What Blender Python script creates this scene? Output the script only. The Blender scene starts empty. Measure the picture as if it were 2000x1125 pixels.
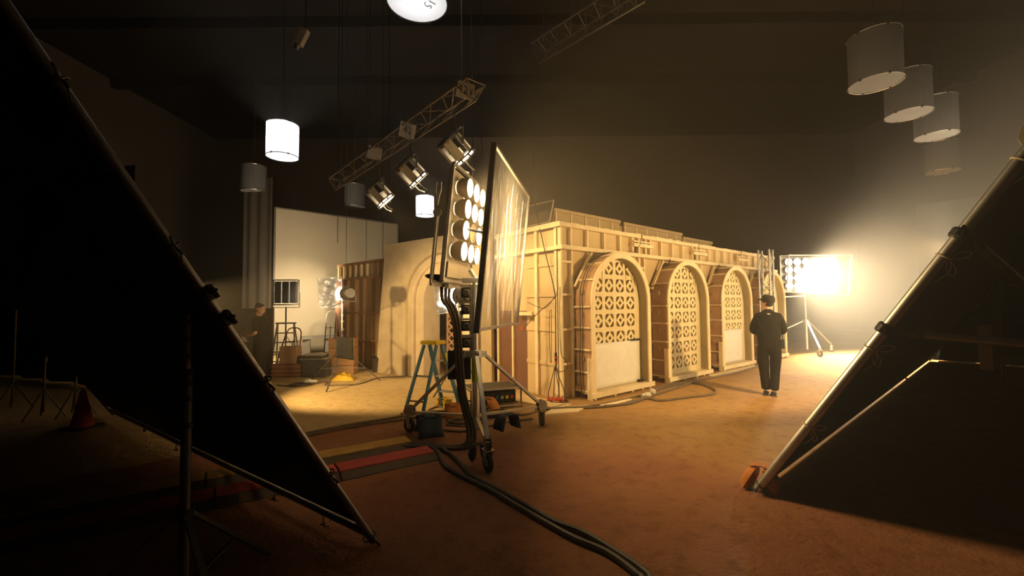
import bpy, math, random
from mathutils import Vector, Matrix
random.seed(7)
S = bpy.context.scene
COL = S.collection

# ------------------------------------------------------------------ camera
cam_data = bpy.data.cameras.new('camera')
cam_data.sensor_width = 36.0
cam_data.lens = 36.0 * 840.0 / 2000.0
cam_data.clip_start = 0.05
cam_data.clip_end = 200
cam = bpy.data.objects.new('camera', cam_data)
COL.objects.link(cam)
p_, r_ = math.radians(2.35), math.radians(0.5)
F_ = Vector((0, math.cos(p_), math.sin(p_)))
U0 = Vector((0, -math.sin(p_), math.cos(p_)))
R0 = Vector((1, 0, 0))
R_ = R0 * math.cos(r_) - U0 * math.sin(r_)
U_ = U0 * math.cos(r_) + R0 * math.sin(r_)
cam.matrix_world = Matrix(((R_.x, U_.x, -F_.x, 0), (R_.y, U_.y, -F_.y, 0), (R_.z, U_.z, -F_.z, 1.65), (0, 0, 0, 1)))
S.camera = cam

# ------------------------------------------------------------------ colour management, haze, light paths
S.view_settings.view_transform = 'Standard'
S.view_settings.look = 'None'
S.view_settings.gamma = 1.0
S.view_settings.use_curve_mapping = False
S.view_settings.exposure = 0.0
S.cycles.max_bounces = 6
S.cycles.diffuse_bounces = 3
S.cycles.glossy_bounces = 3
S.cycles.transmission_bounces = 3
S.cycles.transparent_max_bounces = 12
S.cycles.volume_bounces = 0
S.cycles.sample_clamp_indirect = 4.0
S.cycles.caustics_reflective = False
S.cycles.caustics_refractive = False
S.cycles.use_denoising = True
world = bpy.data.worlds.new('stage_air')
S.world = world
world.use_nodes = True
wn = world.node_tree
wn.nodes.clear()
wo = wn.nodes.new('ShaderNodeOutputWorld')
wb = wn.nodes.new('ShaderNodeBackground')
wb.inputs['Color'].default_value = (0, 0, 0, 1)
ws = wn.nodes.new('ShaderNodeVolumeScatter')
ws.inputs['Color'].default_value = (1.0, 0.89, 0.74, 1)
ws.inputs['Density'].default_value = 0.0145
ws.inputs['Anisotropy'].default_value = 0.5
wn.links.new(wb.outputs[0], wo.inputs['Surface'])
wn.links.new(ws.outputs[0], wo.inputs['Volume'])

WARM = (1.0, 0.67, 0.28)
WARM2 = (1.0, 0.76, 0.44)
def lamp(name, kind, loc, aim, energy, color, size=0.1, size_y=None, cone=None, blend=0.5, spread=None):
    d = bpy.data.lights.new(name, kind)
    d.energy = energy
    d.color = color
    if kind == 'AREA':
        d.shape = 'RECTANGLE' if size_y else 'DISK'
        d.size = size
        if size_y: d.size_y = size_y
        if spread: d.spread = spread
    else:
        d.shadow_soft_size = size
    if kind == 'SPOT':
        d.spot_size = cone
        d.spot_blend = blend
    o = bpy.data.objects.new(name, d)
    COL.objects.link(o)
    o.location = loc
    o.rotation_euler = Vector(aim).to_track_quat('-Z', 'Y').to_euler()
    return o

# ------------------------------------------------------------------ materials
def mat(name, c1, c2=None, scale=6.0, rough=0.7, metal=0.0, bump=0.0, stretch=(1, 1, 1), detail=5.0, spec=0.3, bscale=None, contrast=(0.3, 0.7)):
    m = bpy.data.materials.new(name)
    m.use_nodes = True
    nt = m.node_tree
    b = nt.nodes['Principled BSDF']
    b.inputs['Roughness'].default_value = rough
    b.inputs['Metallic'].default_value = metal
    b.inputs['Specular IOR Level'].default_value = spec
    tc = nt.nodes.new('ShaderNodeTexCoord')
    mp = nt.nodes.new('ShaderNodeMapping')
    mp.inputs['Scale'].default_value = stretch
    nt.links.new(tc.outputs['Object'], mp.inputs['Vector'])
    nz = nt.nodes.new('ShaderNodeTexNoise')
    nz.inputs['Scale'].default_value = scale
    nz.inputs['Detail'].default_value = detail
    nt.links.new(mp.outputs[0], nz.inputs['Vector'])
    rp = nt.nodes.new('ShaderNodeValToRGB')
    c2 = c2 or tuple(x * 0.8 for x in c1)
    rp.color_ramp.elements[0].color = (*c2, 1)
    rp.color_ramp.elements[1].color = (*c1, 1)
    rp.color_ramp.elements[0].position, rp.color_ramp.elements[1].position = contrast
    nt.links.new(nz.outputs['Fac'], rp.inputs['Fac'])
    nt.links.new(rp.outputs['Color'], b.inputs['Base Color'])
    if bump:
        n2 = nt.nodes.new('ShaderNodeTexNoise')
        n2.inputs['Scale'].default_value = bscale or scale * 4
        n2.inputs['Detail'].default_value = 6
        nt.links.new(mp.outputs[0], n2.inputs['Vector'])
        bp = nt.nodes.new('ShaderNodeBump')
        bp.inputs['Strength'].default_value = bump
        bp.inputs['Distance'].default_value = 0.02
        nt.links.new(n2.outputs['Fac'], bp.inputs['Height'])
        nt.links.new(bp.outputs[0], b.inputs['Normal'])
    return m

def glow(name, color, strength):
    m = bpy.data.materials.new(name)
    m.use_nodes = True
    nt = m.node_tree
    nt.nodes.clear()
    o = nt.nodes.new('ShaderNodeOutputMaterial')
    e = nt.nodes.new('ShaderNodeEmission')
    e.inputs['Color'].default_value = (*color, 1)
    e.inputs['Strength'].default_value = strength
    nt.links.new(e.outputs[0], o.inputs['Surface'])
    m.cycles.emission_sampling = 'NONE'
    return m

def sheet(name, color, clear=0.3, translucent=0.5, gloss=0.1, rough=0.2, scale=0.0, tint=(1, 1, 1)):
    """thin cloth or film: part see-through, part light-passing, part shiny"""
    m = bpy.data.materials.new(name)
    m.use_nodes = True
    nt = m.node_tree
    nt.nodes.clear()
    N = nt.nodes.new
    L = nt.links.new
    o = N('ShaderNodeOutputMaterial')
    tr = N('ShaderNodeBsdfTransparent'); tr.inputs['Color'].default_value = (*tint, 1)
    tl = N('ShaderNodeBsdfTranslucent'); tl.inputs['Color'].default_value = (*color, 1)
    df = N('ShaderNodeBsdfDiffuse'); df.inputs['Color'].default_value = (*color, 1)
    gl = N('ShaderNodeBsdfGlossy'); gl.inputs['Color'].default_value = (0.9, 0.9, 0.9, 1); gl.inputs['Roughness'].default_value = rough
    m1 = N('ShaderNodeMixShader'); m1.inputs[0].default_value = translucent
    L(df.outputs[0], m1.inputs[1]); L(tl.outputs[0], m1.inputs[2])
    m2 = N('ShaderNodeMixShader'); m2.inputs[0].default_value = gloss
    L(m1.outputs[0], m2.inputs[1]); L(gl.outputs[0], m2.inputs[2])
    m3 = N('ShaderNodeMixShader'); m3.inputs[0].default_value = clear
    L(m2.outputs[0], m3.inputs[1]); L(tr.outputs[0], m3.inputs[2])
    if scale:
        tc = N('ShaderNodeTexCoord')
        nz = N('ShaderNodeTexNoise'); nz.inputs['Scale'].default_value = scale; nz.inputs['Detail'].default_value = 4
        L(tc.outputs['Object'], nz.inputs['Vector'])
        mr = N('ShaderNodeMapRange'); mr.inputs['From Min'].default_value = 0.3; mr.inputs['From Max'].default_value = 0.7
        mr.inputs['To Min'].default_value = max(0, clear - 0.2); mr.inputs['To Max'].default_value = min(1, clear + 0.2)
        L(nz.outputs['Fac'], mr.inputs['Value']); L(mr.outputs[0], m3.inputs[0])
    L(m3.outputs[0], o.inputs['Surface'])
    return m

M = {}
M['plywood'] = mat('plywood', (0.64, 0.465, 0.245), (0.56, 0.40, 0.205), 3.0, 0.75, stretch=(1, 1, 0.25), bump=0.05)
M['pine'] = mat('pine', (0.84, 0.68, 0.42), (0.72, 0.55, 0.32), 5.0, 0.7, bump=0.08)
M['dim_ply'] = mat('shaded_plywood', (0.50, 0.35, 0.18), (0.42, 0.29, 0.14), 3.0, 0.8)  # plywood darkened for the parapet, its weaker light put into the colour
M['truss_metal'] = mat('bronze_truss', (0.24, 0.19, 0.13), (0.18, 0.14, 0.10), 6.0, 0.5, 0.5)
M['brown_ply'] = mat('brown_plywood', (0.46, 0.27, 0.14), (0.37, 0.21, 0.105), 4.0, 0.7, bump=0.08)
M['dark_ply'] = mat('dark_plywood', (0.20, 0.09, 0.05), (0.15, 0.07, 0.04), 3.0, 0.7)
M['plaster'] = mat('plaster', (0.60, 0.47, 0.29), (0.48, 0.36, 0.21), 3.5, 0.9, bump=0.35, bscale=30)
M['reveal'] = mat('shaded_reveal', (0.33, 0.255, 0.13), (0.28, 0.215, 0.105), 3.0, 0.85, bump=0.1)  # shade inside the arch put into the colour
M['block'] = mat('breeze_block', (0.80, 0.66, 0.38), (0.70, 0.56, 0.31), 6.0, 0.9, bump=0.25, bscale=40)
M['paper'] = mat('white_paper', (0.85, 0.80, 0.70), (0.78, 0.72, 0.62), 5.0, 0.6)
M['dirt'] = None
M['stage_wall'] = mat('stage_wall', (0.12, 0.088, 0.062), (0.095, 0.07, 0.048), 0.6, 0.95, spec=0.05)
M['roof'] = mat('dark_roof', (0.030, 0.023, 0.017), (0.022, 0.017, 0.013), 0.6, 0.95, spec=0.05)
M['drape_dark'] = mat('brown_black_drape', (0.042, 0.034, 0.027), (0.034, 0.028, 0.022), 3.0, 0.95, spec=0.05)
M['black_cloth'] = mat('black_cloth', (0.012, 0.011, 0.010), (0.008, 0.007, 0.007), 4.0, 0.95, spec=0.1)
M['white_cloth'] = mat('white_cloth', (0.90, 0.88, 0.84), (0.86, 0.84, 0.80), 2.0, 0.9)
M['grey_cloth'] = mat('grey_cloth', (0.235, 0.20, 0.15), (0.20, 0.17, 0.125), 0.8, 0.9)
M['steel'] = mat('steel', (0.50, 0.48, 0.44), (0.4, 0.38, 0.35), 8.0, 0.42, 1.0)
M['gunmetal'] = mat('gunmetal_pipe', (0.24, 0.21, 0.18), (0.18, 0.16, 0.14), 6.0, 0.35, 0.85)
M['chrome'] = mat('chrome', (0.74, 0.72, 0.68), (0.66, 0.64, 0.60), 8.0, 0.28, 0.75)
M['alloy'] = mat('aluminium', (0.50, 0.48, 0.45), (0.42, 0.40, 0.37), 6.0, 0.45, 0.9)
M['black_metal'] = mat('black_metal', (0.035, 0.032, 0.03), (0.022, 0.02, 0.02), 8.0, 0.5, 0.4)
M['dark_metal'] = mat('dark_metal', (0.12, 0.105, 0.09), (0.08, 0.07, 0.06), 8.0, 0.5, 0.6)
M['rubber'] = mat('rubber', (0.035, 0.03, 0.026), (0.02, 0.018, 0.016), 10.0, 0.6)
M['cable'] = mat('cable_rubber', (0.06, 0.045, 0.03), (0.035, 0.028, 0.02), 10.0, 0.55)
M['dusty_cable'] = mat('dusty_cable', (0.19, 0.13, 0.08), (0.11, 0.08, 0.05), 12.0, 0.7)
M['housing'] = mat('lamp_housing', (0.42, 0.36, 0.27), (0.34, 0.29, 0.22), 6.0, 0.55, 0.4)
M['blue_fibre'] = mat('blue_fibreglass', (0.055, 0.16, 0.23), (0.04, 0.12, 0.18), 8.0, 0.5)
M['yellow'] = mat('yellow_plastic', (0.80, 0.55, 0.03), (0.70, 0.46, 0.02), 6.0, 0.5)
M['yellow_lid'] = mat('yellow_lid', (0.62, 0.38, 0.08), (0.45, 0.27, 0.07), 5.0, 0.8, bump=0.2)
M['red_lid'] = mat('red_lid', (0.50, 0.075, 0.06), (0.36, 0.05, 0.045), 5.0, 0.8, bump=0.2)
M['navy'] = mat('navy_canvas', (0.035, 0.045, 0.07), (0.022, 0.03, 0.05), 8.0, 0.8, bump=0.2)
M['orange'] = mat('orange_canvas', (0.50, 0.19, 0.035), (0.38, 0.13, 0.025), 6.0, 0.8, bump=0.3)
M['yellow_cloth'] = mat('yellow_canvas', (0.78, 0.50, 0.04), (0.55, 0.32, 0.02), 5.0, 0.7, bump=0.4)
M['lime'] = mat('lime_tape', (0.45, 0.60, 0.02), None, 5.0, 0.6)
M['red_plug'] = mat('red_plug', (0.70, 0.09, 0.05), None, 5.0, 0.5)
M['skin'] = mat('skin', (0.55, 0.31, 0.20), (0.48, 0.26, 0.16), 10.0, 0.6)
M['dark_fabric'] = mat('dark_fabric', (0.014, 0.011, 0.009), (0.010, 0.008, 0.007), 10.0, 0.9, spec=0.15, bump=0.3, bscale=18)
M['charcoal'] = mat('charcoal_fabric', (0.035, 0.032, 0.03), (0.025, 0.022, 0.02), 10.0, 0.9, spec=0.15)
M['hair'] = mat('dark_hair', (0.03, 0.02, 0.012), None, 30.0, 0.7)
M['cardboard'] = mat('cardboard', (0.42, 0.25, 0.13), (0.35, 0.20, 0.10), 5.0, 0.85)
M['tan_crate'] = mat('tan_crate', (0.55, 0.30, 0.13), (0.46, 0.24, 0.10), 3.0, 0.8, stretch=(1, 1, 4))
M['case'] = mat('grey_case', (0.10, 0.09, 0.075), (0.07, 0.06, 0.05), 5.0, 0.7)
M['pale'] = mat('pale_board', (0.66, 0.60, 0.50), (0.58, 0.52, 0.43), 5.0, 0.7)
M['rust'] = mat('rusty_paint', (0.30, 0.11, 0.06), (0.22, 0.08, 0.04), 8.0, 0.6, 0.3)
M['tag'] = mat('tag_board', (0.42, 0.36, 0.28), (0.36, 0.30, 0.24), 6.0, 0.8)
M['ink'] = mat('black_ink', (0.02, 0.02, 0.02), None, 6.0, 0.8)
M['rope'] = mat('cotton_rope', (0.55, 0.47, 0.33), (0.45, 0.38, 0.26), 30.0, 0.9)
M['drape'] = sheet('space_light_silk', (0.21, 0.21, 0.22), 0.0, 0.6, 0.0)
M['drape_bottom'] = sheet('space_light_bottom_silk', (0.40, 0.40, 0.41), 0.0, 0.55, 0.0)  # paler than the skirt silk: floor bounce painted into the bottoms
M['film'] = sheet('diffusion_film', (0.55, 0.53, 0.50), 0.46, 0.045, 0.36, 0.17)
M['gel'] = sheet('blue_white_gel', (0.34, 0.375, 0.42), 0.50, 0.25, 0.14, 0.25, scale=9.0)
M['acrylic'] = sheet('clear_acrylic', (0.40, 0.37, 0.32), 0.93, 0.3, 0.3, 0.1)
M['far_film'] = sheet('far_clear_film', (0.14, 0.13, 0.12), 0.96, 0.3, 0.3, 0.1)
M['lens'] = glow('lit_lens', (1.0, 0.86, 0.62), 16.0)
M['lens_far'] = glow('lit_lens_white', (1.0, 0.92, 0.74), 14.0)
M['slot'] = glow('lit_slot', (1.0, 0.86, 0.62), 10.0)
M['lens_off'] = mat('dark_lens', (0.55, 0.42, 0.25), (0.45, 0.33, 0.18), 14.0, 0.3)

def floor_material():
    m = bpy.data.materials.new('trodden_dirt')
    m.use_nodes = True
    nt = m.node_tree
    N, L = nt.nodes.new, nt.links.new
    b = nt.nodes['Principled BSDF']
    b.inputs['Roughness'].default_value = 0.85
    b.inputs['Specular IOR Level'].default_value = 0.2
    tc = N('ShaderNodeTexCoord')
    n1 = N('ShaderNodeTexNoise'); n1.inputs['Scale'].default_value = 0.55; n1.inputs['Detail'].default_value = 8; n1.inputs['Roughness'].default_value = 0.65
    n2 = N('ShaderNodeTexNoise'); n2.inputs['Scale'].default_value = 6.0; n2.inputs['Detail'].default_value = 8; n2.inputs['Roughness'].default_value = 0.7
    vo = N('ShaderNodeTexVoronoi'); vo.inputs['Scale'].default_value = 9.0
    for n in (n1, n2, vo): L(tc.outputs['Object'], n.inputs['Vector'])
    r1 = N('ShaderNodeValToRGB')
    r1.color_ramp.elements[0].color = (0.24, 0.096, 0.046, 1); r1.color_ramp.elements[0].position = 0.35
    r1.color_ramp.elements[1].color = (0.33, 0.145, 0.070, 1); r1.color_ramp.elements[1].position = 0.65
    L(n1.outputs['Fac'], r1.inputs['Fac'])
    # dirt painted red in dim foreground, golden where light pools; pale sanded boards at left
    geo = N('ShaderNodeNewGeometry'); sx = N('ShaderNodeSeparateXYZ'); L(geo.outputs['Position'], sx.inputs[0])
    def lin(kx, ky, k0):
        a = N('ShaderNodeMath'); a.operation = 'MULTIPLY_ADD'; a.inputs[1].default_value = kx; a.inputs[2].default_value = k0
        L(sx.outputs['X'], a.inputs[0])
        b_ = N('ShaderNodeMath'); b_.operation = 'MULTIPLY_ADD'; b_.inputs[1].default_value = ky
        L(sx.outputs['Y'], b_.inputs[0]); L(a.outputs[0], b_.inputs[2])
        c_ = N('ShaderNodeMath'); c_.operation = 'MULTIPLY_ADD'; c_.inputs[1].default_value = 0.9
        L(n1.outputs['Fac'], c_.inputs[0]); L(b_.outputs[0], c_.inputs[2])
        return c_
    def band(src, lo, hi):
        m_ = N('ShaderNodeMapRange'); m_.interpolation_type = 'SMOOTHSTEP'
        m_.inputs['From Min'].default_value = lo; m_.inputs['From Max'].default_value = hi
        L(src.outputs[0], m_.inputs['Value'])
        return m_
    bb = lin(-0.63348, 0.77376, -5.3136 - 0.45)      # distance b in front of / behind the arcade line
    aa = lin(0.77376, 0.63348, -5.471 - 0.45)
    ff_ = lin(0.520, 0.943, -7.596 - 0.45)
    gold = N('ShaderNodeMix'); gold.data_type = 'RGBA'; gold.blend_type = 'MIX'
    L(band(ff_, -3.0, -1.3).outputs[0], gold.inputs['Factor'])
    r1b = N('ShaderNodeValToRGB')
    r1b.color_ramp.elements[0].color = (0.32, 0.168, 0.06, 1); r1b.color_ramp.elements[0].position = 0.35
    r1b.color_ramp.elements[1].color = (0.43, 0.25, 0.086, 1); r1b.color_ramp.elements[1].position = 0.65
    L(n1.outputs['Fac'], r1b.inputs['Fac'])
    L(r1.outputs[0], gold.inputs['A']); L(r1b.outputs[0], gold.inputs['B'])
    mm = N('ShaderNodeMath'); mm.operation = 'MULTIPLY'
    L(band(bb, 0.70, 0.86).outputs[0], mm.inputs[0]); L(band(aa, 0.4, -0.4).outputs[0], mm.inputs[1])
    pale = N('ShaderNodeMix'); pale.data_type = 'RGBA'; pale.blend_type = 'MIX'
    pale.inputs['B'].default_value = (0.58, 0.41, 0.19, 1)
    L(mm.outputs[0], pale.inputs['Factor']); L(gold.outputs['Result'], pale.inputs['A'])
    r2 = N('ShaderNodeValToRGB')
    r2.color_ramp.elements[0].color = (0.62, 0.58, 0.55, 1); r2.color_ramp.elements[0].position = 0.34
    r2.color_ramp.elements[1].color = (1, 1, 1, 1); r2.color_ramp.elements[1].position = 0.5
    L(n2.outputs['Fac'], r2.inputs['Fac'])
    mx = N('ShaderNodeMix'); mx.data_type = 'RGBA'; mx.blend_type = 'MULTIPLY'; mx.inputs['Factor'].default_value = 0.8
    L(pale.outputs['Result'], mx.inputs['A']); L(r2.outputs[0], mx.inputs['B'])
    # scattered dark crumbs
    r3 = N('ShaderNodeValToRGB')
    r3.color_ramp.elements[0].color = (0.35, 0.32, 0.3, 1); r3.color_ramp.elements[0].position = 0.035
    r3.color_ramp.elements[1].color = (1, 1, 1, 1); r3.color_ramp.elements[1].position = 0.075
    L(vo.outputs['Distance'], r3.inputs['Fac'])
    m2 = N('ShaderNodeMix'); m2.data_type = 'RGBA'; m2.blend_type = 'MULTIPLY'; m2.inputs['Factor'].default_value = 0.8
    L(mx.outputs['Result'], m2.inputs['A']); L(r3.outputs[0], m2.inputs['B'])
    L(m2.outputs['Result'], b.inputs['Base Color'])
    ad = N('ShaderNodeMath'); ad.operation = 'MULTIPLY_ADD'; ad.inputs[1].default_value = 0.5
    n3 = N('ShaderNodeTexNoise'); n3.inputs['Scale'].default_value = 28.0; n3.inputs['Detail'].default_value = 6
    L(tc.outputs['Object'], n3.inputs['Vector'])
    L(n3.outputs['Fac'], ad.inputs[0]); L(n2.outputs['Fac'], ad.inputs[2])
    bp = N('ShaderNodeBump'); bp.inputs['Strength'].default_value = 0.55; bp.inputs['Distance'].default_value = 0.03
    L(ad.outputs[0], bp.inputs['Height']); L(bp.outputs[0], b.inputs['Normal'])
    return m
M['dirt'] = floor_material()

# ------------------------------------------------------------------ mesh building
ORG = {}
def V(*a): return Vector(a)
class MB:
    def __init__(self):
        self.v, self.f = [], []
    def add(self, vs, fs):
        n = len(self.v)
        self.v += [Vector(q) for q in vs]
        self.f += [tuple(i + n for i in q) for q in fs]
        return self
    def obox(self, c, ax, ay, az):
        """box from centre and three half-axis vectors"""
        c, ax, ay, az = Vector(c), Vector(ax), Vector(ay), Vector(az)
        vs = [c + sx * ax + sy * ay + sz * az for sz in (-1, 1) for sy in (-1, 1) for sx in (-1, 1)]
        return self.add(vs, [(0, 2, 3, 1), (4, 5, 7, 6), (0, 1, 5, 4), (2, 6, 7, 3), (0, 4, 6, 2), (1, 3, 7, 5)])
    def box(self, x0, x1, y0, y1, z0, z1):
        return self.obox(((x0 + x1) / 2, (y0 + y1) / 2, (z0 + z1) / 2), ((x1 - x0) / 2, 0, 0), (0, (y1 - y0) / 2, 0), (0, 0, (z1 - z0) / 2))
    def rbox(self, c, sx, sy, sz, ang=0.0):
        ca, sa = math.cos(ang), math.sin(ang)
        return self.obox(c, (ca * sx / 2, sa * sx / 2, 0), (-sa * sy / 2, ca * sy / 2, 0), (0, 0, sz / 2))
    def bar(self, p0, p1, w, h, up=(0, 0, 1)):
        p0, p1 = Vector(p0), Vector(p1)
        d = (p1 - p0)
        if d.length < 1e-6: return self
        dn = d.normalized()
        u = Vector(up)
        if abs(dn.dot(u.normalized())) > 0.98: u = Vector((1, 0, 0)) if abs(dn.x) < 0.9 else Vector((0, 1, 0))
        s = dn.cross(u).normalized()
        t = s.cross(dn).normalized()
        return self.obox((p0 + p1) / 2, d / 2, s * w / 2, t * h / 2)
    def tube(self, pts, r, n=8, caps=True, rs=None):
        pts = [Vector(q) for q in pts]
        rings = []
        t0 = (pts[1] - pts[0]).normalized()
        a = t0.orthogonal().normalized()
        for i, q in enumerate(pts):
            if i == 0: t = t0
            elif i == len(pts) - 1: t = (pts[i] - pts[i - 1]).normalized()
            else:
                t = (pts[i + 1] - pts[i - 1])
                t = t.normalized() if t.length > 1e-9 else t0
            a = a - t * a.dot(t)
            a = a.normalized() if a.length > 1e-6 else t.orthogonal().normalized()
            b = t.cross(a)
            rr = rs[i] if rs else r
            rings.append([q + (a * math.cos(2 * math.pi * k / n) + b * math.sin(2 * math.pi * k / n)) * rr for k in range(n)])
        vs = [x for ring in rings for x in ring]
        fs = []
        for i in range(len(pts) - 1):
            for k in range(n):
                k2 = (k + 1) % n
                fs.append((i * n + k, i * n + k2, (i + 1) * n + k2, (i + 1) * n + k))
        if caps:
            fs.append(tuple(range(n - 1, -1, -1)))
            fs.append(tuple((len(pts) - 1) * n + k for k in range(n)))
        return self.add(vs, fs)
    def cyl(self, p0, p1, r0, r1=None, n=16, caps=True):
        return self.tube([p0, p1], r0, n, caps, [r0, r0 if r1 is None else r1])
    def lathe(self, base, axis, prof, n=20):
        """profile = list of (distance along axis, radius)"""
        base, axis = Vector(base), Vector(axis).normalized()
        a = axis.orthogonal().normalized()
        b = axis.cross(a)
        vs, fs = [], []
        for (h, r) in prof:
            for k in range(n):
                th = 2 * math.pi * k / n
                vs.append(base + axis * h + (a * math.cos(th) + b * math.sin(th)) * r)
        for i in range(len(prof) - 1):
            for k in range(n):
                k2 = (k + 1) % n
                fs.append((i * n + k, i * n + k2, (i + 1) * n + k2, (i + 1) * n + k))
        return self.add(vs, fs)
    def disc(self, c, nrm, r, n=20, ref=None):
        c, nrm = Vector(c), Vector(nrm).normalized()
        a = nrm.orthogonal().normalized()
        b = nrm.cross(a)
        return self.add([c + (a * math.cos(2 * math.pi * k / n) + b * math.sin(2 * math.pi * k / n)) * r for k in range(n)], [tuple(range(n))])
    def prism(self, poly, ext):
        """closed polygon of 3d points pushed along ext"""
        n = len(poly)
        e = Vector(ext)
        vs = [Vector(q) for q in poly] + [Vector(q) + e for q in poly]
        fs = [tuple(range(n - 1, -1, -1)), tuple(range(n, 2 * n))] + [(i, (i + 1) % n, n + (i + 1) % n, n + i) for i in range(n)]
        return self.add(vs, fs)
    def strip(self, inner, outer, ext, closed=False):
        """ring-shaped slab between two point rows, pushed along ext"""
        n = len(inner)
        e = Vector(ext)
        vs = [Vector(q) for q in inner] + [Vector(q) for q in outer] + [Vector(q) + e for q in inner] + [Vector(q) + e for q in outer]
        fs = []
        m = n if closed else n - 1
        for i in range(m):
            j = (i + 1) % n
            fs += [(i, j, n + j, n + i), (2 * n + i, 3 * n + i, 3 * n + j, 2 * n + j), (i, 2 * n + i, 2 * n + j, j), (n + i, n + j, 3 * n + j, 3 * n + i)]
        if not closed:
            fs += [(0, n, 3 * n, 2 * n), (n - 1, 2 * n + n - 1, 3 * n + n - 1, n + n - 1)]
        return self.add(vs, fs)
    def ball(self, c, rx, ry=None, rz=None, n=14, m=10, rot=None, power=1.0):
        ry = rx if ry is None else ry
        rz = rx if rz is None else rz
        c = Vector(c)
        sg = lambda x: math.copysign(abs(x) ** power, x)
        vs = []
        for i in range(m + 1):
            ph = -math.pi / 2 + math.pi * i / m
            for k in range(n):
                th = 2 * math.pi * k / n
                q = Vector((rx * sg(math.cos(ph)) * sg(math.cos(th)), ry * sg(math.cos(ph)) * sg(math.sin(th)), rz * sg(math.sin(ph))))
                if rot is not None: q = rot @ q
                vs.append(c + q)
        fs = []
        for i in range(m):
            for k in range(n):
                k2 = (k + 1) % n
                fs.append((i * n + k, i * n + k2, (i + 1) * n + k2, (i + 1) * n + k))
        return self.add(vs, fs)
    def grid(self, fn, nu, nv):
        vs = [fn(i / nu, j / nv) for j in range(nv + 1) for i in range(nu + 1)]
        fs = [(j * (nu + 1) + i, j * (nu + 1) + i + 1, (j + 1) * (nu + 1) + i + 1, (j + 1) * (nu + 1) + i) for j in range(nv) for i in range(nu)]
        return self.add(vs, fs)
    def build(self, name, material, parent=None, smooth=False, bevel=0.0, loc=None):
        me = bpy.data.meshes.new(name)
        o0 = ORG[parent.name] if parent else Vector(loc if loc is not None else (0, 0, 0))
        me.from_pydata([tuple(q - o0) for q in self.v], [], self.f)
        me.validate()
        import bmesh
        bm = bmesh.new()
        bm.from_mesh(me)
        bmesh.ops.remove_doubles(bm, verts=bm.verts, dist=1e-5)
        bmesh.ops.recalc_face_normals(bm, faces=bm.faces)
        bm.to_mesh(me)
        bm.free()
        if smooth:
            for q in me.polygons: q.use_smooth = True
            me.set_sharp_from_angle(angle=math.radians(40))
        me.materials.append(M[material] if isinstance(material, str) else material)
        o = bpy.data.objects.new(name, me)
        COL.objects.link(o)
        if parent: o.parent = parent
        else: o.location = o0
        ORG[o.name] = o0
        if bevel:
            bv = o.modifiers.new('bevel', 'BEVEL')
            bv.width = bevel
            bv.segments = 2
            bv.limit_method = 'ANGLE'
        return o

def tag(o, label, cat, group=None, kind=None):
    o['label'] = label
    o['category'] = cat
    if group: o['group'] = group
    if kind: o['kind'] = kind
    return o
def thing(name, label, cat, loc, group=None):
    o = bpy.data.objects.new(name, None)
    COL.objects.link(o)
    o.location = loc
    o.empty_display_size = 0.1
    ORG[o.name] = Vector(loc)
    return tag(o, label, cat, group)
def structure(o):
    o['kind'] = 'structure'
    return o
def copy_tree(src, loc, rz=0.0, label=None, group=None):
    r = src.copy()
    COL.objects.link(r)
    r.location = loc
    r.rotation_euler = (0, 0, rz)
    if label: r['label'] = label
    if group: r['group'] = group
    for ch in list(src.children):
        c = ch.copy(); COL.objects.link(c); c.parent = r
        for g in list(ch.children):
            d = g.copy(); COL.objects.link(d); d.parent = c
    return r
def smooth_line(pts, n=6):
    pts = [Vector(q) for q in pts]
    out = []
    for i in range(len(pts) - 1):
        p0, p1, p2, p3 = pts[max(0, i - 1)], pts[i], pts[i + 1], pts[min(len(pts) - 1, i + 2)]
        for k in range(n):
            t = k / n
            out.append(0.5 * ((2 * p1) + (p2 - p0) * t + (2 * p0 - 5 * p1 + 4 * p2 - p3) * t * t + (3 * p1 - p0 - 3 * p2 + p3) * t ** 3))
    out.append(pts[-1])
    return out
def cable(name, pts, r, label, group=None, material='cable', parent=None, n=8, cat='cable', seg=6):
    mb = MB().tube(smooth_line(pts, seg), r, n)
    if parent: return mb.build(name, material, parent, smooth=True)
    o = mb.build(name, material, None, smooth=True, loc=pts[0])
    return tag(o, label, cat, group)
def lerp(a, b, t): return Vector(a) + (Vector(b) - Vector(a)) * t

# ------------------------------------------------------------------ the stage
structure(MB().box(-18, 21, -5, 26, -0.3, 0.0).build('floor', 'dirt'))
structure(MB().box(-18.3, 21.3, 26, 26.3, 0, 12.0).build('wall_back', 'stage_wall'))
structure(MB().box(-18.3, -18, -5, 26, 0, 12.0).build('wall_left', 'stage_wall'))
structure(MB().box(21, 21.3, -5, 26, 0, 12.0).build('wall_right', 'stage_wall'))
structure(MB().box(-18.3, 21.3, -5.3, -5, 0, 12.0).build('wall_front', 'stage_wall'))
structure(MB().box(-18.3, 21.3, -5.3, 26.3, 12.0, 12.2).build('ceiling', 'roof'))

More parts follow.
